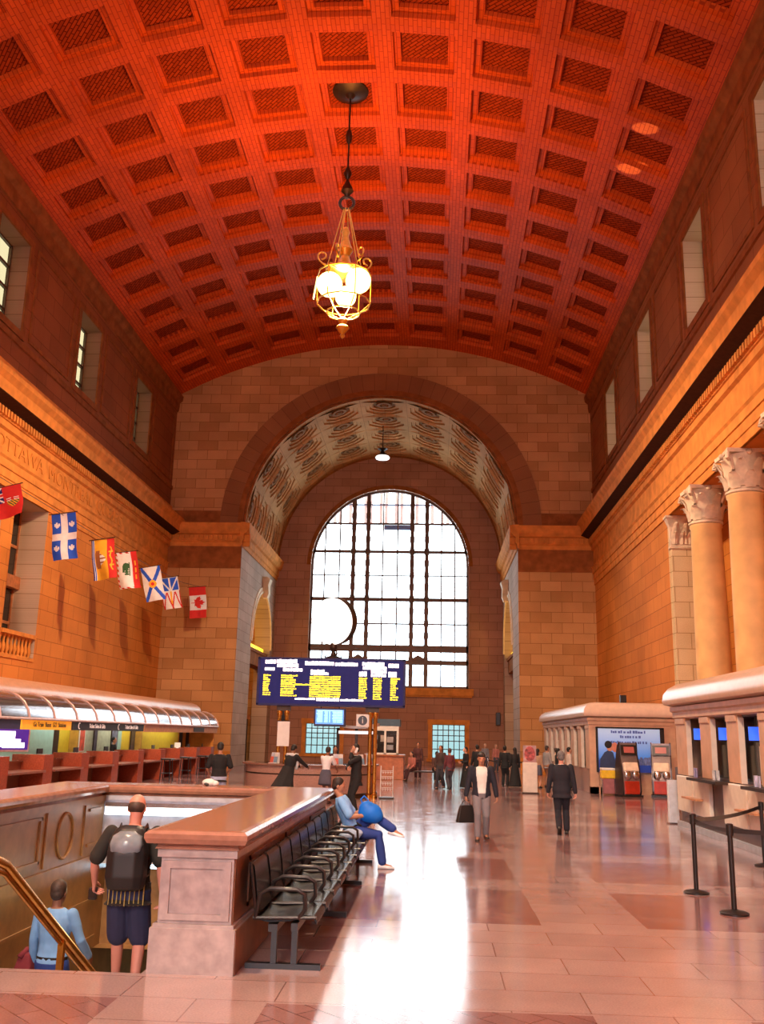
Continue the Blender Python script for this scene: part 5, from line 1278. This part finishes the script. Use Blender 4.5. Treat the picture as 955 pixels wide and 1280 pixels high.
    for sg in (-1, 1):
        b.ball(Hd(sg * .076, -.012, -.005), .012 * s, .022 * s, .034 * s, 8, 6, Rh); b.ball(Hd(sg * .03, .07, -.022), .024 * s, .018 * s, .022 * s, 8, 6, Rh)
        b.ball(Hd(sg * .03, .078, .032), .026 * s, .012 * s, .009 * s, 8, 6, Rh)
    b.ball(Hd(0, .082, -.062), .026 * s, .012 * s, .012 * s, 10, 6, Rh)
    ex = MB()
    for sg, n in ((1, 'R'), (-1, 'L')):
        limb(b, [J['sh' + n], J['sh' + n].lerp(J['el' + n], .5), J['el' + n], J['el' + n].lerp(J['wr' + n], .3), J['wr' + n]], [.054 * (bw if fem else 1), .047, .040, .041, .027])
        limb(b, [J['hip' + n], J['hip' + n].lerp(J['knee' + n], .4), J['knee' + n], J['knee' + n].lerp(J['ank' + n], .3), J['ank' + n]], [.088, .08, .056, .056, .037])
        f = Matrix.Rotation(P['foot' + n], 3, 'Z') @ Vector((0, 1, 0)) if not isinstance(P['foot' + n], tuple) else Vector(P['foot' + n]).normalized()
        a = J['ank' + n]; upv = Vector((0, 0, 1)) if abs(f.z) < .8 else Vector((0, 1, 0))
        J['foot' + n] = f
        limb(b, [a, a + f * .04 * s - Vector((0, 0, .04 * s)), a + f * .14 * s - Vector((0, 0, .058 * s))], [.038, .036, .026])
        # hand: palm, four fingers, thumb
        e, w = J['el' + n], J['wr' + n]; d = (w - e).normalized()
        hd = P.get('hand' + n); d = Vector(hd).normalized() if hd else d
        side = Vector(P.get('palm' + n, (sg * 1, 0, 0))); nrm = (side - d * side.dot(d)); nrm = nrm.normalized() if nrm.length > .1 else Vector((0, 1, 0)); acr = d.cross(nrm).normalized()
        if acr.dot(Vector((0, 1, 0))) < 0 and abs(acr.y) > .3 or (abs(acr.y) <= .3 and acr.z < 0): acr = -acr      # thumb side forward / up
        hm = b if hi else b
        hm.loft([[w + d * q * s + acr * x * s + nrm * y * s for x, y in ((-wd, -th), (wd, -th), (wd, th), (-wd, th))] for q, wd, th in ((-.01, .024, .016), (.02, .034, .015), (.06, .041, .014), (.088, .040, .012))])
        cu = P['curl']
        for i, (o, L_) in enumerate(((.031, .072), (.011, .08), (-.01, .074), (-.03, .058))):
            p0 = w + d * .078 * s + acr * o * s; pts = [p0]; dd = d.copy()
            for q in range(3):
                dd = (dd * cos(cu * .9) - nrm * sin(cu * .9)); pts.append(pts[-1] + dd * L_ * s * (.42, .33, .25)[q]); 
            ex.tube(pts, [.0092 * s, .0088 * s, .008 * s, .0065 * s], 7)
        p0 = w + d * .025 * s + acr * .03 * s; td = (d * .75 + acr * .55 - nrm * .35).normalized(); pts = [p0 - acr * .012 * s, p0 + td * .032 * s, p0 + td * .05 * s + d * .012 * s - nrm * .006 * s, p0 + td * .062 * s + d * .03 * s - nrm * .014 * s]
        ex.tube(pts, [.013 * s, .0115 * s, .010 * s, .008 * s], 7)
    remesh(b, 'body', [mskin], vox * .8, t, ex)
    if hi:
        for sg in (-1, 1):
            m_ = MB(); m_.ball(Hd(sg * .031, .084, .022), .013 * s, .008 * s, .007 * s, 10, 6, Rh); m_.mat(plain('eye_dark', (.03, .02, .02), .2)); m_.build('eye', plain('eye_dark', (.03, .02, .02), .2), t, smooth=True)
        m_ = MB(); m_.ball(Hd(0, .092, -.063), .024 * s, .007 * s, .005 * s, 10, 6, Rh); m_.build('mouth', plain('lips', (.35, .1, .08), .5), t, smooth=True)
    # ---- hair
    if hair:
        c, style = hair; m_ = MB(); mh = plain('hair_%02d%02d' % (int(c[0] * 99), int(c[1] * 99)), c, .6, var=.3, scale=40)
        if style == 'fringe':      # only round the back and sides
            m_.ball(Hd(0, -.035, .005), .081 * s, .085 * s, .062 * s, 18, 12, Rh)
        else:
            m_.ball(Hd(0, -.028, .048), .087 * s, .098 * s, .094 * s, 18, 12, Rh); m_.ball(Hd(0, -.05, .0), .08 * s, .065 * s, .085 * s, 14, 10, Rh)
            for sg in (-1, 1): m_.ball(Hd(sg * .07, -.02, .015), .014 * s, .035 * s, .045 * s, 8, 6, Rh)
            if style == 'bangs': m_.ball(Hd(0, .055, .085), .08 * s, .045 * s, .04 * s, 14, 8, Rh)
            if style == 'long': m_.loft([ringel(Hd(0, y, z), rx * s, ry * s, Rh) for z, y, rx, ry in ((.05, -.05, .085, .06), (-.05, -.065, .085, .05), (-.16, -.075, .08, .04), (-.26, -.08, .05, .025))])
            if style == 'bun': m_.ball(Hd(0, -.12, .08), .04 * s, .04 * s, .04 * s, 10, 8, Rh)
        remesh(m_, 'hair', [mh], vox * .75, t)
    # ---- clothes
    if bottom:
        m_ = MB()
        if legs == 'gown':
            rings = [ringel(T(0, 0, 1.0), .165 * s, .125 * s, Rt)]
            for q, r_ in ((.35, .2), (.7, .26), (1.0, .31)):
                c = T(0, 0, 1.0).lerp(Vector(((J['ankL'].x + J['ankR'].x) / 2, (J['ankL'].y + J['ankR'].y) / 2, .03)), q); rings.append(ringel(c, r_ * s, r_ * .9 * s, Matrix.Identity(3)))
            m_.loft(rings)
        elif legs == 'skirt':
            m_.loft([ringel(T(0, 0, 1.04), .145 * s, .11 * s, Rt), ringel(T(0, 0, .93), .185 * s, .14 * s, Rt), ringel(T(0, 0, .72), .21 * s, .17 * s, Rt), ringel(T(0, 0, .56), .22 * s, .18 * s, Rt)])
        else:
            torso(m_, .018, .84, .985)
            for n in 'RL':
                h, k, a = J['hip' + n], J['knee' + n], J['ank' + n]
                if legs == 'shorts': limb(m_, [h, h.lerp(k, .5), h.lerp(k, .98)], [.108, .108, .104])
                else:
                    lo = k.lerp(a, .96); limb(m_, [h, h.lerp(k, .45), k, k.lerp(a, .45), lo], [.106, .1, .076, .075, .07])
        remesh(m_, {'gown': 'gown', 'skirt': 'skirt', 'shorts': 'shorts'}.get(legs, 'trousers'), [fabric(*bottom)], vox, t)
        if legs in ('trousers', 'shorts') and hi and not jacket:
            m_ = MB(); m_.loft([ringel(T(0, 0, z), .172 * s * bw, .127 * s, Rt, 20) for z in (.955, .99)]); m_.build('belt', M_black, t)
    def coat(spec, infl, hem, nm, open_=0, slv=1.0, z1=1.47):
        m_ = MB(); torso(m_, infl, hem, z1, .02)
        for n in 'RL':
            sh, e, w = J['sh' + n], J['el' + n], J['wr' + n]
            if slv > .7: limb(m_, [sh, sh.lerp(e, .5), e, e.lerp(w, .5), e.lerp(w, .93)], [.06 + infl * .5, .055 + infl * .45, .047 + infl * .45, .044 + infl * .45, .038 + infl * .4])
            elif slv > 0: limb(m_, [sh, sh.lerp(e, .5), sh.lerp(e, .85)], [.059 + infl * .6, .057 + infl, .06 + infl])
        o = remesh(m_, nm, [fabric(*spec)], vox, t)
        if open_:
            # cut the front opening as a real gap
            bm = bmesh.new(); bm.from_mesh(o.data); kill = []
            inv = Rt.inverted()
            for f in bm.faces:
                c = inv @ (f.calc_center_median() / s - pel) + Vector((0, 0, .93))
                if c.y > .055 and abs(c.x) < open_ * (.55 + .45 * min(1, max(0, (c.z - .8) / .5))): kill.append(f)
            bmesh.ops.delete(bm, geom=kill, context='FACES'); bm.to_mesh(o.data); bm.free()
            so = o.modifiers.new('thick', 'SOLIDIFY'); so.thickness = .006
        return o
    if top: coat(top, .014, (.96 if jacket else .80) if legs != 'gown' else .9, 'shirt', 0, 0.0 if jacket else sleeve)
    if jacket: coat(jacket[0], .028, jacket[1], 'jacket', jacket[2], 1.0)
    if jacket and len(jacket) > 3:                     # shirt collar
        m_ = MB(); m_.loft([ringel(nk + Vector((0, 0, -.015 * s)), .073 * s, .07 * s, Rl, 18), ringel(nk + Vector((0, 0, .025 * s)), .066 * s, .064 * s, Rl, 18)], cap=False); m_.build('collar', fabric(*jacket[3]), t, smooth='all')
    if shoes and legs != 'gown':
        ms = plain('shoe_%02d%02d' % (int(shoes[0] * 99), int(shoes[1] * 99)), shoes, .4)
        for n in 'RL':
            a, f = J['ank' + n], J['foot' + n]; m_ = MB(); lat = f.cross(Vector((0, 0, 1))); lat = lat.normalized() if lat.length > .1 else Vector((1, 0, 0)); up = lat.cross(f).normalized()
            rings = []
            for q, wd, hh in ((-.075, .02, .03), (-.065, .034, .06), (-.02, .04, .085), (.04, .042, .07), (.1, .047, .045), (.15, .044, .035), (.185, .03, .025), (.195, .012, .012)):
                c = a + f * q * s - up * .085 * s; rings.append([c + lat * wd * s * x + up * hh * s * z for x, z in ((-1, 0), (1, 0), (1, .55), (.55, 1), (-.55, 1), (-1, .55))])
            m_.loft(rings); m_.build('shoe', ms, t, smooth='all')
    return t, J, T, Hd, s
NAVY, BLACKC, GREYC = ('navy', (.018, .02, .04)), ('black', (.012, .012, .014)), ('grey', (.22, .21, .24))
DK = (.012, .009, .008)
# man walking towards the camera with a bag
p, J, T, Hd, s = person('man in dark jacket and white shirt walking this way, carrying a black bag', (.97, 19.95, 0), PI + .04, 1.70, skin='tan', hi=True, sleeve=0,
    pose=dict(ankR=(.09, .14, .085), ankL=(-.1, -.12, .11), hipz=.92, wrR=(.33, .05, .83), wrL=(-.33, .02, .80), headp=.18, curl=.9, elR=(.6, -.6, 0), elL=(-.6, -.6, 0), handR=(.1, .05, -1), footL=.12, footR=-.15),
    top=('white', (.74, .74, .72)), bottom=('steelgrey', (.20, .185, .21)), jacket=(('navy', (.016, .018, .032)), .82, .115), hair=(DK, 'bangs'), wide=1.08)
t = thing('briefcase', 'black bag hanging from the hand of the man walking this way', 'bag', (0, 0, 0))
c = p.matrix_basis @ (J['wrR'] + Vector((0, 0, -.08))) if False else (Matrix.Translation(p.location) @ Matrix.Rotation(p.rotation_euler.z, 4, 'Z')) @ (J['wrR'] + Vector((.0, 0, -.075)))
t.location = c; t.rotation_euler.z = R(24)
m_ = MB(); m_.loft([[(-.2 - e, -.07 - e * .6, z), (.2 + e, -.07 - e * .6, z), (.2 + e, .07 + e * .6, z), (-.2 - e, .07 + e * .6, z)] for e, z in ((-.01, -.44), (.0, -.42), (-.03, -.25), (-.065, -.12), (-.075, -.1))]); m_.build('body', plain('bag_black', (.012, .011, .012), .45), t, bev=.015)
m_ = MB(); m_.tube([(-.09, 0, -.1), (-.075, 0, -.03), (-.03, 0, .0), (.03, 0, 0), (.075, 0, -.03), (.09, 0, -.1)], .011, 8); m_.build('handle', M_black, t, smooth=True)
# man in a suit walking away
person('grey haired man in dark suit walking away down the hall', (2.8, 21.6, 0), -.05, 1.73, skin='pink', hi=True, sleeve=1,
    pose=dict(ankR=(.1, .1, .09), ankL=(-.08, -.2, .15), wrR=(.31, .02, .82), wrL=(-.30, .06, .84), curl=.8, footL=(0, .75, -.66), headp=.12),
    top=('white', (.74, .74, .72)), bottom=('suit', (.016, .016, .026)), jacket=(('suit', (.016, .016, .026)), .76, 0, ('white', (.74, .74, .72))), hair=((.15, .14, .14), 'short'), wide=1.1)
# seated man with the blue bag
p, J, T, Hd, s = person('man in light blue shirt and jeans sitting cross legged on the bench', (-1.27, 15.35, 0), -PI / 2 + .05, 1.72, skin='tan', hi=True, sleeve=.5, shoes=(.78, .8, .86),
    pose=dict(hipz=.56, hipy=.0, lean=-.36, ankR=(.07, .50, .09), kneeR=(0, .6, 1), ankL=(.17, .66, .60), kneeL=(-.5, .2, 1), wrR=(.16, .24, .80), wrL=(-.06, .26, .84), elR=(.5, -.6, -1), elL=(-.5, -.6, -1), headp=.7, curl=.7, footR=0, footL=(.3, .9, -.15), handR=(-.5, .8, .2), handL=(.5, .8, .2)),
    top=('skyblue', (.24, .48, .88)), bottom=('denim', (.02, .05, .26)), hair=((.02, .012, .01), 'short'))
t = thing('gym_bag', 'bright blue round bag on the lap of the seated man', 'bag', (-.98, 15.27, .82))
m_ = MB(); m_.ball((0, 0, 0), .19, .14, .15, 18, 12); m_.ball((.06, 0, -.04), .15, .13, .12, 14, 10); m_.ball((-.05, 0, .06), .13, .12, .12, 14, 10); remesh(m_, 'bag', [fabric('brightblue', (.0, .16, .72), rough=.6)], .018, t)
m_ = MB(); m_.tube([(-.12, 0, .13), (-.15, 0, .2), (-.1, 0, .25), (-.04, 0, .2), (-.03, 0, .14)], .012, 8); m_.build('strap', fabric('brightblue', (.0, .16, .72)), t, smooth=True)
t = thing('folded_jacket', 'pale blue folded garment on the bench beside the seated man', 'jacket', (-1.22, 15.05, .47))
m_ = MB(); m_.ball((0, 0, .07), .16, .09, .07, 14, 8); m_.obox((-.05, -.02, .03), .3, .16, .06, Matrix.Rotation(.3, 3, 'Z')); remesh(m_, 'garment', [fabric('paleblue', (.36, .5, .7))], .018, t)
# man on the phone
p, J, T, Hd, s = person('man in black suit standing with folded arm, phone at his ear', (-1.98, 24.9, 0), R(118), 1.76, skin='light', hi=True, sleeve=1,
    pose=dict(ankR=(.12, -.04, .09), ankL=(-.16, .06, .09), lean=.02, hipz=.92, wrL=(-.1, .19, 1.52), elL=(-.6, .4, -1), wrR=(-.02, .25, 1.14), elR=(.8, .1, -.7), handL=(.3, -.1, .9), handR=(-1, .15, 0), palmL=(0, 1, 0), palmR=(0, 1, 0), curl=.6, headp=.12, heady=.1, footR=-.6, footL=.25),
    top=('white', (.74, .74, .72)), bottom=('black', (.012, .012, .014)), jacket=(('black', (.012, .012, .014)), .74, 0, ('white', (.74, .74, .72))), hair=(DK, 'short'))
t = thing('mobile_phone', 'white mobile phone held to the ear of the man in black suit', 'phone', (0, 0, 0))
Mx = Matrix.Translation(p.location) @ Matrix.Rotation(p.rotation_euler.z, 4, 'Z')
t.location = Mx @ Hd(-.105, .03, -.02); t.rotation_euler = (R(25), 0, p.rotation_euler.z)
m_ = MB(); m_.box(-.012, .012, -.03, .03, -.07, .07); m_.build('case', M_white, t, bev=.005); m_ = MB(); m_.box(.012, .014, -.026, .026, -.06, .06); m_.build('screen', M_black, t)
# man in black T-shirt at the counter
person('man in black shirt and pale shorts standing at the last ticket window', (-5.33, 24.0, 0), .3, 1.72, skin='tan', hi=True, sleeve=.5, legs='shorts', pose=dict(wrR=(.24, .22, 1.02), wrL=(-.24, .22, 1.02), headp=.3, ankR=(.12, 0, .09), ankL=(-.12, 0, .09)), top=BLACKC, bottom=('paleshorts', (.42, .5, .7)), hair=(DK, 'short'), wide=1.15)
# woman in white at the desk, clerk, robed visitor
person('woman in white top and dark skirt leaning on the information desk', (-3.18, 28.9, 0), -.25, 1.63, 'f', 'brown', dict(lean=.2, wrR=(.2, .42, 1.02), wrL=(-.2, .42, 1.02), headp=.3, hipy=-.08), ('whitetop', (.8, .8, .84)), ('slate', (.09, .09, .13)), hair=(DK, 'short'), legs='skirt', sleeve=.5)
person('clerk with long dark hair behind the information desk', (-3.3, 32.3, 0), PI + .2, 1.62, 'f', 'tan', dict(lean=.1, headp=.2), ('darkred', (.05, .02, .03)), GREYC, hair=(DK, 'long'))
p, J, T, Hd, s = person('person in long black robe and white scarf bending over the desk', (-4.02, 27.6, 0), -.6, 1.70, 'f', 'brown', dict(lean=.30, hipy=-.2, wrR=(.2, .42, 1.1), wrL=(-.1, .4, 1.1), headp=.3, ankR=(.1, -.25, .09), ankL=(-.1, -.3, .09)), BLACKC, BLACKC, hair=(DK, 'short'), legs='gown', sleeve=1, wide=1.15, jacket=(BLACKC, .62, 0))
m_ = MB(); m_.loft([[T(x * a, y * b_ + o, z) for x, y in ((-1, .1), (-.6, -.8), (0, -1), (.6, -.8), (1, .1), (.6, .7), (0, .9), (-.6, .7))] for z, a, b_, o in ((.04, .46, .40, -.2), (.4, .36, .32, -.1), (.8, .27, .22, -.03), (1.1, .2, .17, 0))]); remesh(m_, 'cloak', [fabric(*BLACKC)], .02, p)
m_ = MB(); m_.tube([T(-.16, .02, 1.43), T(-.07, .1, 1.46), T(.07, .1, 1.46), T(.16, .02, 1.43), T(.1, -.09, 1.44), T(-.1, -.09, 1.44)], .045, 10, closed=True); m_.tube([T(.12, .08, 1.44), T(.1, .2, 1.25), T(.1, .22, 1.1)], [.05, .05, .04], 8); m_.build('scarf', fabric('scarf', (.62, .6, .62)), p, smooth='all')
# man with backpack going down the stairs
p, J, T, Hd, s = person('bald man with black backpack, dark shirt and shorts going down the stairs', (-2.78, 9.06, -.34), .08, 1.76, skin='pink', hi=True, sleeve=.5, legs='shorts', shoes=(.3, .34, .42),
    pose=dict(ankR=(.11, -.02, .09), ankL=(-.13, .32, -.08), hipz=.91, lean=.06, wrL=(-.37, .2, .93), wrR=(.30, .02, .86), elL=(-.5, -1, 0), headp=.28, curl=.9),
    top=('blackshirt', (.02, .017, .014)), bottom=('navyshorts', (.022, .026, .075)), hair=((.06, .035, .025), 'fringe'), wide=1.14)
m_ = MB()
for i in range(9):
    x = -.155 + .0388 * i
    for sg in (-1,): m_.tube([T(x, sg * (.158 - abs(x) * .33), .80), T(x, sg * (.155 - abs(x) * .3), .98)], .006, 5)
m_.build('shirt_stripe', fabric('olive', (.32, .25, .08)), p)
t = thing('backpack', 'black backpack with a glossy grey pocket worn by the bald man', 'backpack', p.location, p.rotation_euler.z)
m_ = MB()
m_.loft([[T(x * a, -.15 - d * y_, z) for x, y_ in ((-1, .05), (-.9, .7), (-.5, 1), (.5, 1), (.9, .7), (1, .05))] for z, a, d in ((.93, .1, .05), (.95, .165, .13), (1.05, .185, .18), (1.25, .185, .19), (1.38, .17, .17), (1.46, .13, .1), (1.49, .07, .05))]); remesh(m_, 'pack', [fabric('packblack', (.012, .012, .014), rough=.5)], .013, t)
m_ = MB(); m_.loft([[T(x * a, -.15 - d * y_, z) for x, y_ in ((-1, .5), (-.8, .85), (0, 1), (.8, .85), (1, .5))] for z, a, d in ((1.24, .11, .17), (1.27, .15, .215), (1.33, .16, .22), (1.40, .14, .2), (1.44, .08, .15))]); m_.build('pocket', plain('pocket_grey', (.2, .24, .28), .25, var=.3), t, smooth='all')
for sg in (-1, 1):
    m_ = MB(); m_.tube([T(sg * .11, -.17, 1.42), T(sg * .12, -.03, 1.49), T(sg * .12, .12, 1.40), T(sg * .14, .13, 1.22), T(sg * .17, -.05, 1.06), T(sg * .12, -.17, 1.02)], .018, 8, flat=.5); m_.build('shoulder_strap', M_black, t, smooth=True)
t = thing('black_phone', 'small black phone in the lowered hand of the bald man', 'phone', (0, 0, 0))
t.location = (Matrix.Translation(p.location) @ Matrix.Rotation(p.rotation_euler.z, 4, 'Z')) @ (J['wrL'] + Vector((-.02, .06, -.10)))
m_ = MB(); m_.box(-.04, .04, -.03, .03, -.06, .05); m_.build('case', M_black, t, bev=.012); m_ = MB(); m_.box(-.03, .03, -.033, -.03, -.04, .04); m_.build('screen', M_gldark, t)
# man in blue jumper further down
person('man in light blue jumper and jeans further down the stairs', (-4.12, 10.85, -1.36), -.15, 1.74, skin='brown', hi=True, sleeve=1,
    pose=dict(ankR=(.1, .25, -.08), ankL=(-.1, -.05, .09), hipz=.9, wrR=(.32, .22, .92), wrL=(-.28, .1, .85), headp=.1), top=('jumper', (.17, .36, .66)), bottom=('jeans', (.02, .05, .24)), hair=((.05, .03, .022), 'short'), wide=1.05)
t = thing('red_coat', 'dark red coat carried beside the man in the blue jumper', 'coat', (-4.45, 10.95, -.65)); m_ = MB(); m_.loft([[(x * a, y * a * .6, z) for x, y in ((-.09, -.1), (.07, -.12), (.1, .1), (-.08, .12))] for z, a in ((-.3, .8), (-.15, 1.2), (.1, 1.15), (.25, .7))]); remesh(m_, 'coat', [fabric('darkred2', (.16, .015, .025))], .02, t)
m_ = MB(); m_.tube([(-.05, -.06, .2), (0, 0, .27), (.04, .05, .2)], .035, 8); m_.build('collar', fabric('darkred2', (.16, .015, .025)), t, smooth='all')
# people far back
far = [
 ('woman in red seated on the dark bench beside the kiosk', (-.95, 44.55, 0), PI - .6, 1.62, 'f', 'light', dict(hipz=.58, hipy=.0, lean=.15, ankR=(.1, .5, .09), ankL=(-.02, .58, .12), kneeR=(0, .5, 1), kneeL=(0, .5, 1), wrR=(.1, .3, .62), wrL=(-.1, .3, .62)), ('pinkish', (.45, .16, .13)), ('darktrs', (.05, .015, .02)), ((.03, .02, .02), 'long'), 'trousers'),
 ('person in brown seated at the far end of the dark bench', (.1, 44.6, 0), PI + .2, 1.68, 'm', 'tan', dict(hipz=.58, lean=.3, ankR=(.12, .42, .09), ankL=(-.12, .42, .09), kneeR=(0, .5, 1), kneeL=(0, .5, 1), wrR=(.1, .35, .6), wrL=(-.1, .35, .6)), ('brownish', (.12, .05, .04)), BLACKC, (DK, 'short'), 'trousers'),
 ('person in brown coat standing behind the seated woman', (-.75, 46.4, 0), PI, 1.7, 'f', 'tan', {}, ('maroon', (.10, .035, .035)), ('darktrs', (.05, .015, .02)), (DK, 'short'), 'trousers'),
 ('person in dark brown coat walking beside a companion in red, mid hall', (.28, 38.4, 0), PI - .4, 1.64, 'f', 'tan', dict(ankR=(.1, .15, .09), ankL=(-.1, -.12, .12)), ('darkbrown', (.06, .035, .03)), ('darktrs2', (.035, .03, .04)), ((.05, .02, .015), 'long'), 'trousers'),
 ('shorter companion in dark red, walking beside the brown coat', (.62, 38.0, 0), .4, 1.55, 'f', 'light', dict(ankR=(.1, .1, .09), ankL=(-.1, -.15, .12), wrR=(.28, .15, .9)), ('winered', (.13, .03, .04)), ('greydk', (.06, .06, .08)), ((.08, .03, .02), 'short'), 'trousers'),
 ('woman in long black coat standing behind the man with the bag', (1.30, 39.5, 0), PI / 2 + .4, 1.60, 'f', 'light', dict(wrR=(.1, .25, 1.1), wrL=(-.1, .25, 1.08)), BLACKC, BLACKC, (DK, 'short'), 'gown'),
 ('person in black half hidden behind the man with the bag', (1.85, 41.5, 0), .4, 1.68, 'm', 'tan', {}, BLACKC, BLACKC, (DK, 'short'), 'trousers'),
 ('person in grey standing by the end wall, pale hat', (3.05, 58.0, 0), PI, 1.62, 'f', 'light', {}, ('grey', (.22, .21, .24)), ('greydk', (.06, .06, .08)), ((.5, .4, .3), 'short'), 'trousers'),
 ('person in pink at the end wall beside the pale hat', (3.7, 58.2, 0), PI + .3, 1.6, 'f', 'light', {}, ('pinkish', (.45, .16, .13)), ('greydk', (.06, .06, .08)), ((.3, .2, .12), 'short'), 'trousers'),
 ('man in black of the couple standing in front of the pillar sign', (3.02, 41.5, 0), -.3, 1.66, 'm', 'tan', {}, BLACKC, BLACKC, (DK, 'short'), 'trousers'),
 ('woman in black dress of the couple before the pillar sign', (3.42, 41.3, 0), .3, 1.6, 'f', 'light', {}, BLACKC, BLACKC, (DK, 'long'), 'gown'),
 ('woman in beige with dark skirt queueing behind the pillar sign', (4.35, 41.0, 0), -.6, 1.58, 'f', 'light', {}, ('beige', (.45, .26, .17)), ('slate', (.09, .09, .13)), (DK, 'long'), 'skirt'),
 ('man in grey shirt and khaki trousers queueing at the far booth', (4.85, 42.0, 0), -1.0, 1.7, 'm', 'tan', {}, ('greyshirt', (.28, .26, .27)), ('khaki', (.32, .14, .08)), ((.05, .03, .02), 'short'), 'trousers'),
 ('person in black with a dark bag queueing beside the grey shirt', (5.12, 40.4, 0), -1.2, 1.62, 'f', 'tan', {}, BLACKC, BLACKC, (DK, 'long'), 'trousers'),
 ('woman in cream queueing beyond the walking suited man', (5.45, 43.6, 0), -1.3, 1.6, 'f', 'light', {}, ('cream', (.6, .45, .35)), ('darktrs2', (.035, .03, .04)), ((.06, .03, .02), 'bun'), 'trousers'),
 ('man in pale shirt at the far booth windows beyond the suited man', (5.5, 39.9, 0), -1.5, 1.68, 'm', 'light', {}, ('paleshirt', (.6, .5, .45)), BLACKC, (DK, 'short'), 'trousers'),
 ('clerk in a dark top behind the ticket counter, before the ochre wall', (-12.68, 37.75, 0), -PI / 2, 1.68, 'm', 'tan', {}, BLACKC, BLACKC, (DK, 'short'), 'trousers'),
]
for lb, lc, rz, H, sx, sk, ps, tp, bt, hr, lg in far: person(lb, lc, rz, H, sx, sk, ps, tp, bt, hair=hr, legs=lg, sleeve=1)
# ------------------------------------------------------------------ camera
cam = bpy.data.cameras.new('camera'); co = bpy.data.objects.new('camera', cam); COL.objects.link(co)
cam.sensor_fit = 'HORIZONTAL'; cam.sensor_width = 36; cam.lens = 1175 / 955 * 36; cam.clip_end = 500; cam.clip_start = .1
yaw, pitch, roll = -.05886, .2330, .02233
rr = Vector((cos(yaw), -sin(yaw), 0)); ff = Vector((sin(yaw), cos(yaw), 0)); uu = Vector((0, 0, 1))
f2 = ff * cos(pitch) + uu * sin(pitch); u2 = uu * cos(pitch) - ff * sin(pitch)
r3 = rr * cos(roll) + u2 * sin(roll); u3 = u2 * cos(roll) - rr * sin(roll)
M = Matrix((r3, u3, -f2)).transposed().to_4x4(); M.translation = (0, 0, 2.0); co.matrix_world = M
SC.camera = co
SC.view_settings.view_transform = 'Standard'; SC.view_settings.look = 'None'
# ------------------------------------------------------------------ light
w = bpy.data.worlds.new('sky'); SC.world = w; w.use_nodes = True
nt = w.node_tree; bg = nt.nodes['Background']
tc = nt.nodes.new('ShaderNodeTexCoord'); sp = nt.nodes.new('ShaderNodeSeparateXYZ'); nt.links.new(tc.outputs['Generated'], sp.inputs[0])
nt.links.new(ramp(nt, sp.outputs[2], [(0, (.62, .85, 1)), (.18, (.85, .96, 1)), (1, (.80, .93, 1))]), bg.inputs[0])
bg.inputs['Strength'].default_value = 7.0
def light(kind, name, loc, power, col, size=1, size_y=None, target=None, spread=None, spot=None, radius=.3):
    l = bpy.data.lights.new(name, kind); l.energy = power; l.color = col
    if kind == 'AREA':
        l.size = size
        if size_y: l.shape = 'RECTANGLE'; l.size_y = size_y
        if spread: l.spread = R(spread)
    else: l.shadow_soft_size = radius
    if spot: l.spot_size = R(spot[0]); l.spot_blend = spot[1]
    o = bpy.data.objects.new(name, l); COL.objects.link(o); o.location = loc
    if target: o.rotation_euler = (Vector(target) - Vector(loc)).to_track_quat('-Z', 'Y').to_euler()
    return o
p = light('AREA', 'window_portal', (WX, YA + .9, 12.7), 1, (1, 1, 1), 12, 15, target=(WX, 0, 12.7)); p.data.cycles.is_portal = True
ORANGE = (1, .42, .08); RED = (1, .26, .05); WARM = (1, .74, .48)
for y in (32.08, 5.2, -21):  # lamps beyond the first are added, unseen, with no chandelier modelled
    light('SPOT', 'chandelier_down', (XC, y, 17.6), 14000, (1, .73, .46), target=(XC, y, 0), spot=(168, .35), radius=.5)
    light('SPOT', 'chandelier_up', (XC, y, 18.9), 14000 if y > 30 else 9500, (1, .38, .08), target=(XC, y, 30), spot=(165, 1), radius=.8)
light('AREA', 'rear_window_fill', (XC, -21, 12), 5200, (.90, .90, 1), 11, 14, target=(XC, 40, 9))  # added fill before the solid back wall, standing in for an unbuilt window
for X, sg in ((XL, -1), (XR, 1)):
    light('AREA', 'cornice_uplight', (X - sg * .75, 22, 15.9), 90, RED, .5, 60, target=(XC, 22, 27))
light('AREA', 'hall_fill', (XC, 22, 22), 900, (.95, .92, 1), 14, 50, target=(XC, 22, 0))  # added overhead fill for the whole hall, no fixture belongs to it
light('POINT', 'stair_lamp', (-3.8, 13.6, -.1), 22, (1, .68, .22), radius=.3)
# sunlight glinted up from the clerestory onto the vault
for a, b in (((-15.2, 40.4, 19.6), (7.49, 33.3, 23.88)), ((-15.2, 40.4, 19.2), (7.58, 30.7, 23.84))):
    light('SPOT', 'sun_glint', a, 42000, (1, 1, 1), target=b, spot=(1.4, .25), radius=.02)
for X in (AL - 2.2, ARX + 2.2):
    light('POINT', 'arch_glow', (X, OY, 8.6), 260, (1, .62, .12), radius=.4)
